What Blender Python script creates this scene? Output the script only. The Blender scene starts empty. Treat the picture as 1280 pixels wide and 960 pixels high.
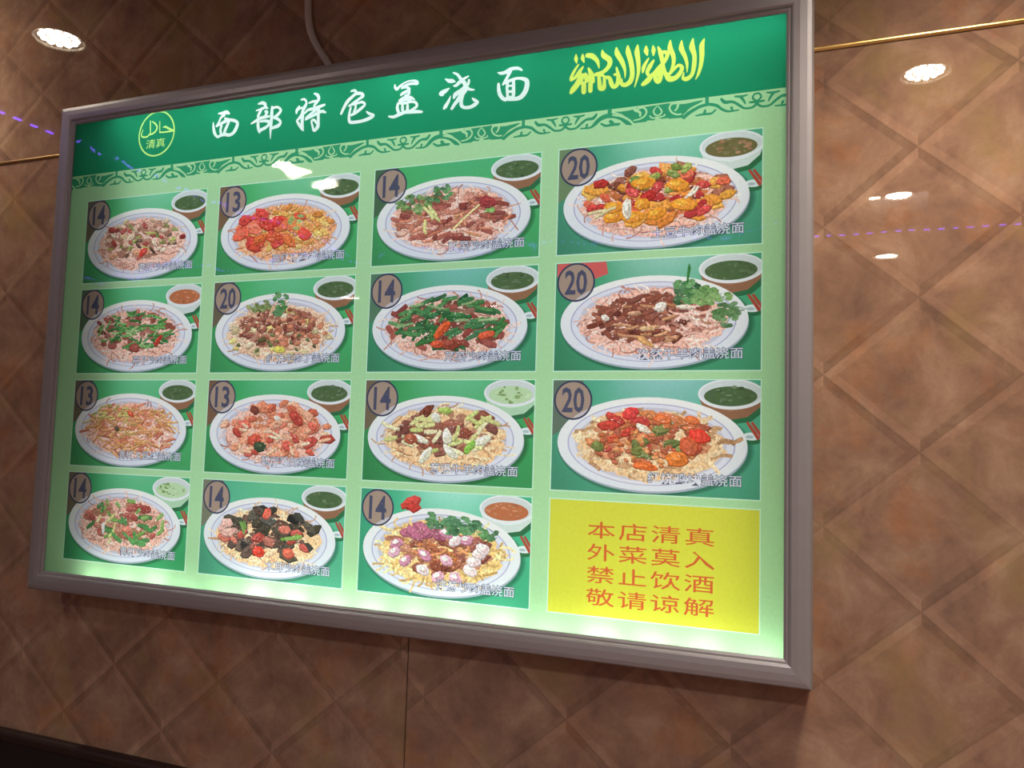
import bpy, math, random, json
from mathutils import Vector, Matrix
from mathutils.geometry import delaunay_2d_cdt

C = bpy.context.scene.collection
sc = bpy.context.scene

# ------------------------------------------------------------------ camera, world, exposure
ZC = 1.75                # height of the menu board's reference point above the floor
CEIL = 3.10
PY = -0.09               # plane of the printed sheet, in front of the wall (wall face is y = 0)
R = [[0.9324579387764788, -0.029988140011002223, 0.3600318095271597],
     [0.0013635984379336465, 0.9968341162792447, 0.0794977057598353],
     [-0.36127597901330294, -0.07363732803719737, 0.9295467771486928]]
w = lambda a: Vector((a[0], a[2], -a[1]))
cx, cy, cz = w(R[0]), -w(R[1]), -w(R[2])
cam = bpy.data.cameras.new('camera')
cam.sensor_width = 36.0
cam.lens = 36.0 * 1000 / 1280
cam.clip_start = 0.01
co = bpy.data.objects.new('camera', cam)
C.objects.link(co)
M = Matrix((cx, cy, cz)).transposed().to_4x4()
M.translation = Vector((0.65030, -1.67318 + PY, ZC - 0.13255))
co.matrix_world = M
sc.camera = co

W = bpy.data.worlds.new('world')
sc.world = W
W.use_nodes = True
W.node_tree.nodes['Background'].inputs[0].default_value = (0.55, 0.5, 0.5, 1)
W.node_tree.nodes['Background'].inputs[1].default_value = 0.02

sc.view_settings.view_transform = 'Standard'
sc.view_settings.look = 'None'
sc.view_settings.gamma = 1
sc.view_settings.use_curve_mapping = False
sc.view_settings.exposure = 0.0

BACKLIGHT = 4.9         # watts of the diffuser panel inside the light box
MODULE = 0.11            # watts of one LED module along its top and bottom edges
SPOT_NEAR = 185.0         # watts of the downlights next to the wall
SPOT_FAR = 265.0
random.seed(7)

# ------------------------------------------------------------------ helpers
def lin(c):
    out = []
    for v in c[:3]:
        v /= 255.0
        out.append(v / 12.92 if v <= 0.04045 else ((v + 0.055) / 1.055) ** 2.4)
    return out

def new_mat(name):
    m = bpy.data.materials.new(name)
    m.use_nodes = True
    nt = m.node_tree
    nt.nodes.clear()
    out = nt.nodes.new('ShaderNodeOutputMaterial')
    return m, nt, out

def N(nt, typ, **kw):
    n = nt.nodes.new(typ)
    for k, v in kw.items():
        setattr(n, k, v)
    return n

def pbr(name, col, rough=0.5, metal=0.0, noise=0.0, nscale=20.0, bump=0.0):
    m, nt, out = new_mat(name)
    b = N(nt, 'ShaderNodeBsdfPrincipled')
    b.inputs['Roughness'].default_value = rough
    b.inputs['Metallic'].default_value = metal
    c = lin(col) + [1]
    b.inputs['Base Color'].default_value = c
    if noise or bump:
        tc = N(nt, 'ShaderNodeTexCoord')
        nz = N(nt, 'ShaderNodeTexNoise')
        nz.inputs['Scale'].default_value = nscale
        nz.inputs['Detail'].default_value = 5
        nt.links.new(tc.outputs['Object'], nz.inputs['Vector'])
        mr = N(nt, 'ShaderNodeMapRange')
        mr.inputs['To Min'].default_value = 1 - noise
        mr.inputs['To Max'].default_value = 1 + noise
        nt.links.new(nz.outputs['Fac'], mr.inputs['Value'])
        mx = N(nt, 'ShaderNodeMix', data_type='RGBA', blend_type='MULTIPLY')
        mx.inputs['Factor'].default_value = 1
        mx.inputs['A'].default_value = c
        nt.links.new(mr.outputs['Result'], mx.inputs['B'])
        nt.links.new(mx.outputs['Result'], b.inputs['Base Color'])
        if bump:
            bp = N(nt, 'ShaderNodeBump')
            bp.inputs['Distance'].default_value = bump
            nt.links.new(nz.outputs['Fac'], bp.inputs['Height'])
            nt.links.new(bp.outputs['Normal'], b.inputs['Normal'])
    nt.links.new(b.outputs[0], out.inputs[0])
    return m

def glow(name, col, strength):
    m, nt, out = new_mat(name)
    e = N(nt, 'ShaderNodeEmission')
    e.inputs[0].default_value = lin(col) + [1]
    e.inputs[1].default_value = strength
    nt.links.new(e.outputs[0], out.inputs[0])
    return m

def add(name, verts, faces, mat, parent=None, loc=(0, 0, 0), smooth=False, cols=None):
    me = bpy.data.meshes.new(name)
    me.from_pydata(verts, [], faces)
    me.materials.append(mat)
    if cols is not None:
        a = me.color_attributes.new('Col', 'FLOAT_COLOR', 'CORNER')
        a.data.foreach_set('color', cols)
    if smooth:
        me.polygons.foreach_set('use_smooth', [True] * len(me.polygons))
    me.update()
    o = bpy.data.objects.new(name, me)
    C.objects.link(o)
    o.location = loc
    if parent:
        o.parent = parent
    return o

def tag(o, label=None, cat=None, group=None, kind=None):
    for k, v in (('label', label), ('category', cat), ('group', group), ('kind', kind)):
        if v:
            o[k] = v
    return o

def empty(name, loc):
    o = bpy.data.objects.new(name, None)
    o.empty_display_size = 0.05
    o.location = loc
    C.objects.link(o)
    return o

def box_vf(x0, x1, y0, y1, z0, z1, v=None, f=None):
    v = [] if v is None else v
    f = [] if f is None else f
    n = len(v)
    v += [(x0, y0, z0), (x1, y0, z0), (x1, y1, z0), (x0, y1, z0),
          (x0, y0, z1), (x1, y0, z1), (x1, y1, z1), (x0, y1, z1)]
    f += [[n + i for i in q] for q in ((3, 2, 1, 0), (4, 5, 6, 7), (0, 1, 5, 4), (1, 2, 6, 5), (2, 3, 7, 6), (3, 0, 4, 7))]
    return v, f

# ------------------------------------------------------------------ the room
XL, XR, YB = -6.2, 3.2, -7.0

def wall_material():
    m, nt, out = new_mat('glazed_stone_tile')
    L = nt.links.new
    def math_(op, a, b=None):
        n = N(nt, 'ShaderNodeMath', operation=op)
        for i, q in enumerate((a, b)):
            if q is None:
                continue
            if isinstance(q, (int, float)):
                n.inputs[i].default_value = q
            else:
                L(q, n.inputs[i])
        return n.outputs[0]
    uv = N(nt, 'ShaderNodeUVMap')
    sep = N(nt, 'ShaderNodeSeparateXYZ')
    L(uv.outputs[0], sep.inputs[0])
    u, v = sep.outputs[0], sep.outputs[1]
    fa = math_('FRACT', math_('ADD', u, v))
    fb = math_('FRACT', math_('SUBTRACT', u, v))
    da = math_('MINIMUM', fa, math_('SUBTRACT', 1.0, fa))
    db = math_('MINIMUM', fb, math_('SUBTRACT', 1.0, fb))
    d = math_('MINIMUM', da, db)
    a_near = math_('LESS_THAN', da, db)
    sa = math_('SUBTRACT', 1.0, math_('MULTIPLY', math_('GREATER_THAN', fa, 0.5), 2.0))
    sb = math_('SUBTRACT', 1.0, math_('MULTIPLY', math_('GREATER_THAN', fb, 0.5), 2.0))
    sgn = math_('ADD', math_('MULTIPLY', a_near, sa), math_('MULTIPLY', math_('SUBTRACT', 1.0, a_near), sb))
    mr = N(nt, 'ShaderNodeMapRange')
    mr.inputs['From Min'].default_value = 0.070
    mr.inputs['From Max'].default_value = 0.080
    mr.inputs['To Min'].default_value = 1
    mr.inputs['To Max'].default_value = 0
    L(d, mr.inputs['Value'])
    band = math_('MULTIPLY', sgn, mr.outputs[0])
    # stone clouding
    tc = N(nt, 'ShaderNodeTexCoord')
    n1 = N(nt, 'ShaderNodeTexNoise')
    n1.inputs['Scale'].default_value = 8.5
    n1.inputs['Detail'].default_value = 8
    n1.inputs['Roughness'].default_value = 0.68
    n1.inputs['Distortion'].default_value = 0.35
    L(tc.outputs['Object'], n1.inputs['Vector'])
    ramp = N(nt, 'ShaderNodeValToRGB')
    el = ramp.color_ramp.elements
    el[0].position = 0.30
    el[0].color = lin((124, 97, 84)) + [1]
    el[1].position = 0.72
    el[1].color = lin((178, 148, 124)) + [1]
    e = el.new(0.5)
    e.color = lin((150, 118, 98)) + [1]
    L(n1.outputs['Fac'], ramp.inputs[0])
    # rusty and olive blotches
    n2 = N(nt, 'ShaderNodeTexNoise')
    n2.inputs['Scale'].default_value = 5.6
    n2.inputs['Detail'].default_value = 7
    n2.inputs['Roughness'].default_value = 0.65
    mp = N(nt, 'ShaderNodeMapping')
    mp.inputs['Location'].default_value = (3.1, 0.4, 7.7)
    L(tc.outputs['Object'], mp.inputs[0])
    L(mp.outputs[0], n2.inputs['Vector'])
    r2 = N(nt, 'ShaderNodeMapRange')
    r2.inputs['From Min'].default_value = 0.53
    r2.inputs['From Max'].default_value = 0.72
    r2.inputs['To Max'].default_value = 0.5
    L(n2.outputs['Fac'], r2.inputs['Value'])
    m1 = N(nt, 'ShaderNodeMix', data_type='RGBA')
    m1.inputs['B'].default_value = lin((178, 112, 62)) + [1]
    L(r2.outputs[0], m1.inputs['Factor'])
    L(ramp.outputs[0], m1.inputs['A'])
    n3 = N(nt, 'ShaderNodeTexNoise')
    n3.inputs['Scale'].default_value = 6.1
    n3.inputs['Detail'].default_value = 5
    mp3 = N(nt, 'ShaderNodeMapping')
    mp3.inputs['Location'].default_value = (9.3, 1.4, 2.2)
    L(tc.outputs['Object'], mp3.inputs[0])
    L(mp3.outputs[0], n3.inputs['Vector'])
    r3 = N(nt, 'ShaderNodeMapRange')
    r3.inputs['From Min'].default_value = 0.55
    r3.inputs['From Max'].default_value = 0.7
    r3.inputs['To Max'].default_value = 0.55
    L(n3.outputs['Fac'], r3.inputs['Value'])
    m2 = N(nt, 'ShaderNodeMix', data_type='RGBA')
    m2.inputs['B'].default_value = lin((150, 128, 84)) + [1]
    L(r3.outputs[0], m2.inputs['Factor'])
    L(m1.outputs['Result'], m2.inputs['A'])
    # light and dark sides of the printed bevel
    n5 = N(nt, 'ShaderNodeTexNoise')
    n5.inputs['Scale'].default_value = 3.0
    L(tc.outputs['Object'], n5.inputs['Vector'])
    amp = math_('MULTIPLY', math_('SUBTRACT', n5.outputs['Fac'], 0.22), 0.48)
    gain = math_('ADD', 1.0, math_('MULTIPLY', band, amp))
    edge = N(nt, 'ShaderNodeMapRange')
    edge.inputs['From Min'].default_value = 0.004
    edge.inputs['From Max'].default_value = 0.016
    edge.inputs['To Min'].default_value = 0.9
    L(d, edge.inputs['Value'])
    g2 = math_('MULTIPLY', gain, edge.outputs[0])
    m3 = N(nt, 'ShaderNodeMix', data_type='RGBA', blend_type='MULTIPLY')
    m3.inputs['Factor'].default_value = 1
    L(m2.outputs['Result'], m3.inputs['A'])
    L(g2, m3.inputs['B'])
    b = N(nt, 'ShaderNodeBsdfPrincipled')
    L(m3.outputs['Result'], b.inputs['Base Color'])
    b.inputs['Roughness'].default_value = 0.012
    b.inputs['Specular IOR Level'].default_value = 0.5
    n4 = N(nt, 'ShaderNodeTexNoise')
    n4.inputs['Scale'].default_value = 7.0
    n4.inputs['Detail'].default_value = 2
    L(tc.outputs['Object'], n4.inputs['Vector'])
    bp = N(nt, 'ShaderNodeBump')
    bp.inputs['Strength'].default_value = 0.3
    bp.inputs['Distance'].default_value = 0.0005
    L(n4.outputs['Fac'], bp.inputs['Height'])
    L(bp.outputs[0], b.inputs['Normal'])
    L(b.outputs[0], out.inputs[0])
    return m

WALL = wall_material()

def build_wall():
    """large glazed slabs with narrow joints; the UV map carries each slab's diamond print"""
    ups = [ZC + 0.7235, CEIL]
    lows = [0.0, ZC + 0.7235]
    rows = ((lows, [XL, -4.005, -2.145, -0.285, 1.575, XR]), (ups, [XL, -4.4, -2.54, 1.18, XR]))
    g, t, e = 0.0012, 0.012, 0.0025
    V, F, UV = [], [], []
    for (z0, z1), xs in rows:
        for i in range(len(xs) - 1):
            if z1 == CEIL:
                ref = (-1.137, -1.092, 0.36, 0.309, 1)
            elif xs[i] < -0.3:
                ref = (-0.485, 0.79, 0.366, 0.309, -1)
            else:
                ref = (0.119, 0.745, 0.356, 0.309, 1)
            x0, x1, a0, a1 = xs[i] + g, xs[i + 1] - g, z0 + (g + 0.002 if z0 > 1 else 0), z1 - (0 if z1 == CEIL else g + 0.002)
            n = len(V)
            V += [(x0, t, a0), (x1, t, a0), (x1, t, a1), (x0, t, a1),
                  (x0, e, a0), (x1, e, a0), (x1, e, a1), (x0, e, a1),
                  (x0 + e, 0, a0 + e), (x1 - e, 0, a0 + e), (x1 - e, 0, a1 - e), (x0 + e, 0, a1 - e)]
            q = []
            for s in (0, 4):
                for k in range(4):
                    q.append([n + s + k, n + s + (k + 1) % 4, n + s + 4 + (k + 1) % 4, n + s + 4 + k])
            q.append([n + 8, n + 9, n + 10, n + 11])
            for f in q:
                F.append(f)
                for vi in f:
                    x, _, z = V[vi]
                    UV.append((ref[4] * (x - ref[0]) / ref[2], ref[4] * ((ZC - z) - ref[1]) / ref[3]))
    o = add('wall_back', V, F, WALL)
    uvl = o.data.uv_layers.new(name='UVMap')
    uvl.data.foreach_set('uv', [c for p in UV for c in p])
    # the mortar bed behind the joints
    v, f = box_vf(XL, XR, 0.008, 0.16, 0.0, CEIL)
    me = o.data
    bed = add('mortar', v, f, pbr('mortar', (92, 66, 50), 0.8, noise=0.1), parent=o)
    return tag(o, 'glossy brown stone tiled wall with a diamond pattern', kind='structure')

build_wall()
plaster = pbr('dim_plaster', (158, 148, 144), 0.7, noise=0.06, nscale=6)
for nm, a in (('wall_left', (XL - 0.1, XL, YB, 0.0, 0, CEIL)), ('wall_right', (XR, XR + 0.1, YB, 0.0, 0, CEIL)),
              ('wall_front', (XL - 0.1, XR + 0.1, YB - 0.1, YB, 0, CEIL))):
    v, f = box_vf(*a)
    tag(add(nm, v, f, plaster), kind='structure')
v, f = box_vf(XL - 0.1, XR + 0.1, YB - 0.1, 0.16, -0.1, 0.0)
tag(add('floor', v, f, pbr('terracotta_floor', (104, 66, 53), 0.35, noise=0.12, nscale=9)), kind='structure')
v, f = box_vf(XL - 0.1, XR + 0.1, YB - 0.1, 0.16, CEIL, CEIL + 0.1)
tag(add('ceiling', v, f, pbr('ceiling_paint', (150, 144, 144), 0.7, noise=0.05)), kind='structure')

# dark wooden wainscot along the foot of the wall, with its capping rail
DADO = ZC - 1.026
v, f = box_vf(XL, XR, -0.018, -0.001, 0.0, DADO - 0.03)
wain = add('trim_1', v, f, pbr('dark_stained_wood', (24, 16, 14), 0.5, noise=0.3, nscale=14))
tag(wain, 'very dark wooden wainscot along the foot of the tiled wall', kind='structure')
prof = [(0, -0.001), (0, -0.022), (0.003, -0.025), (0.020, -0.026), (0.027, -0.023), (0.030, -0.016), (0.030, -0.001)]
V, F = [], []
for x in (XL, XR):
    V += [(x, p[1], DADO - 0.03 + p[0]) for p in prof]
n = len(prof)
F = [[i, (i + 1) % n, n + (i + 1) % n, n + i] for i in range(n)] + [list(range(n))[::-1], list(range(n, 2 * n))]
cap = add('capping_rail', V, F, pbr('reddish_wood', (40, 22, 17), 0.5, noise=0.2), parent=wain)

# gold strip in the horizontal joint between the slabs
ZJ = ZC + 0.7235
prof = [(0.005 * math.cos(a), 0.0005 - 0.005 * math.sin(a)) for a in [math.pi * (1 - k / 10) for k in range(11)]]
V = [(x, p[1], ZJ + p[0]) for x in (XL, XR) for p in prof]
n = len(prof)
F = [[i, i + 1, n + i + 1, n + i] for i in range(n - 1)]
gold = add('trim_2', V, F, pbr('brushed_gold', (250, 214, 136), 0.3, metal=1.0), smooth=True)
tag(gold, 'thin gold metal strip in the horizontal joint of the tiles', kind='structure')

# ------------------------------------------------------------------ ceiling downlights (mirrored in the glossy tiles and the cover)
ring_m = pbr('white_enamel', (205, 200, 192), 0.35)
lens_m = glow('led_lens', (255, 240, 218), 75.0)
well_m = pbr('lamp_reflector', (190, 186, 180), 0.25, metal=0.6)

def ring(r0, r1, z0, z1, n=36):
    V, F = [], []
    for k in range(n):
        a = 2 * math.pi * k / n
        c, s = math.cos(a), math.sin(a)
        V += [(r1 * c, r1 * s, z1), (r1 * c, r1 * s, z0 + 0.003), (r1 * c * 0.985, r1 * s * 0.985, z0), (r0 * c, r0 * s, z0 + 0.004), (r0 * c, r0 * s, z1)]
    for k in range(n):
        a, b = 5 * k, 5 * ((k + 1) % n)
        for j in range(5):
            F.append([a + j, a + (j + 1) % 5, b + (j + 1) % 5, b + j])
    return V, F

def downlight(x, y, label, watts, group, cone=125, r=0.10, soft=0.06):
    t = empty('ceiling_downlight', (x, y, CEIL))
    tag(t, label, 'ceiling light', group)
    v, f = ring(r * 0.84, r, -0.014, -0.001)
    add('trim_ring', v, f, ring_m, t, smooth=True)
    # shallow reflector dish with a cluster of LED beads
    n = 32
    V, F = [], []
    for (rr, zz) in ((r * 0.84, -0.004), (r * 0.8, -0.0015)):
        V += [(rr * math.cos(2 * math.pi * k / n), rr * math.sin(2 * math.pi * k / n), zz) for k in range(n)]
    F = [[k, n + k, n + (k + 1) % n, (k + 1) % n] for k in range(n)] + [list(range(n, 2 * n))]
    add('reflector', V, F, well_m, t)
    V, F = [], []
    spots = [(0, 0)] + [(0.27 * r * math.cos(a), 0.27 * r * math.sin(a)) for a in [k * math.pi / 3 for k in range(6)]] \
        + [(0.58 * r * math.cos(a), 0.58 * r * math.sin(a)) for a in [k * math.pi / 6 + 0.2 for k in range(12)]]
    for (px, py) in spots:
        b = len(V)
        br = 0.135 * r
        for (q, zz) in ((1.0, -0.002), (0.8, -0.007)):
            V += [(px + br * q * math.cos(k * math.pi / 5), py + br * q * math.sin(k * math.pi / 5), zz) for k in range(10)]
        F += [[b + k, b + 10 + k, b + 10 + (k + 1) % 10, b + (k + 1) % 10] for k in range(10)] + [list(range(b + 10, b + 20))]
    add('led_cluster', V, F, lens_m, t)
    if watts:
        l = bpy.data.lights.new('downlight_beam', 'SPOT')
        l.energy = watts
        l.spot_size = math.radians(cone)
        l.spot_blend = 1.0
        l.shadow_soft_size = soft
        l.color = (1.0, 0.86, 0.70) if y > -1.0 else (1.0, 0.94, 0.90)
        lo = bpy.data.objects.new('downlight_beam', l)
        C.objects.link(lo)
        lo.parent = t
        lo.location = (0, 0, -0.03)
    return t

G = 'recessed ceiling downlights mirrored in the tiles and cover'
downlight(0.95, -0.50, 'round ceiling downlight right beside the wall, above the bare right hand tiles', SPOT_NEAR, G, 104, soft=0.14)
downlight(-2.05, -0.335, 'round ceiling downlight mirrored in the tiles above the upper left frame corner', SPOT_NEAR * 0.13, G)
downlight(1.02, -1.60, 'large round ceiling downlight mirrored in the tiles under the gold strip', SPOT_FAR * 0.08, G)
downlight(1.06, -3.20, 'small downlight mirrored as a pair of spots halfway down the right tiles', SPOT_FAR * 2, G, 150, soft=0.15)
downlight(1.10, -4.75, 'smallest downlight mirrored lowest in the right hand tiles', SPOT_FAR * 2, G, 150, soft=0.15)
downlight(-2.07, -2.00, 'ceiling downlight glaring in the cover above the tomato and egg photo', SPOT_FAR * 0.08, G, r=0.12)
downlight(-2.07, -2.30, 'ceiling downlight glaring in the cover over the tomato dish soup bowl', 0, G, r=0.12)
downlight(0.93, -3.20, 'tiny ceiling spot mirrored at the left of the paired spots in the tiles', 0, G, r=0.045)
downlight(-3.94, -5.50, 'far downlight mirrored in the cover between the second and third columns', SPOT_FAR, G, 150, soft=0.15)
downlight(-2.46, -5.85, 'far downlight mirrored in the cover over the green bean dish photo', SPOT_FAR, G, 150, soft=0.15)

# purple LED strips along the ceiling
strip_m = pbr('strip_tape', (120, 110, 130), 0.5)
violet = glow('violet_led', (120, 70, 255), 15.0)
for (x0, y0, x1, y1), lab in (((-2.94, -0.2, -2.94, -3.9), 'purple LED strip on the ceiling running away from the tiled wall'),
                              ((XL + 0.3, -4.0, XR - 0.3, -4.0), 'purple LED strip on the ceiling running parallel to the tiled wall')):
    t = empty('led_strip', (x0, y0, CEIL))
    tag(t, lab, 'led strip', 'purple LED strips along the ceiling')
    ln = math.hypot(x1 - x0, y1 - y0)
    ang = math.atan2(y1 - y0, x1 - x0)
    t.rotation_euler = (0, 0, ang)
    v, f = box_vf(0, ln, -0.008, 0.008, -0.005, -0.0005)
    add('tape', v, f, strip_m, t)
    V, F = [], []
    x = 0.03
    while x < ln - 0.05:
        box_vf(x, x + 0.035, -0.006, 0.006, -0.012, -0.005, V, F)
        x += 0.085
    tag(add('led_bead', V, F, violet, t), kind='stuff')

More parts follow.
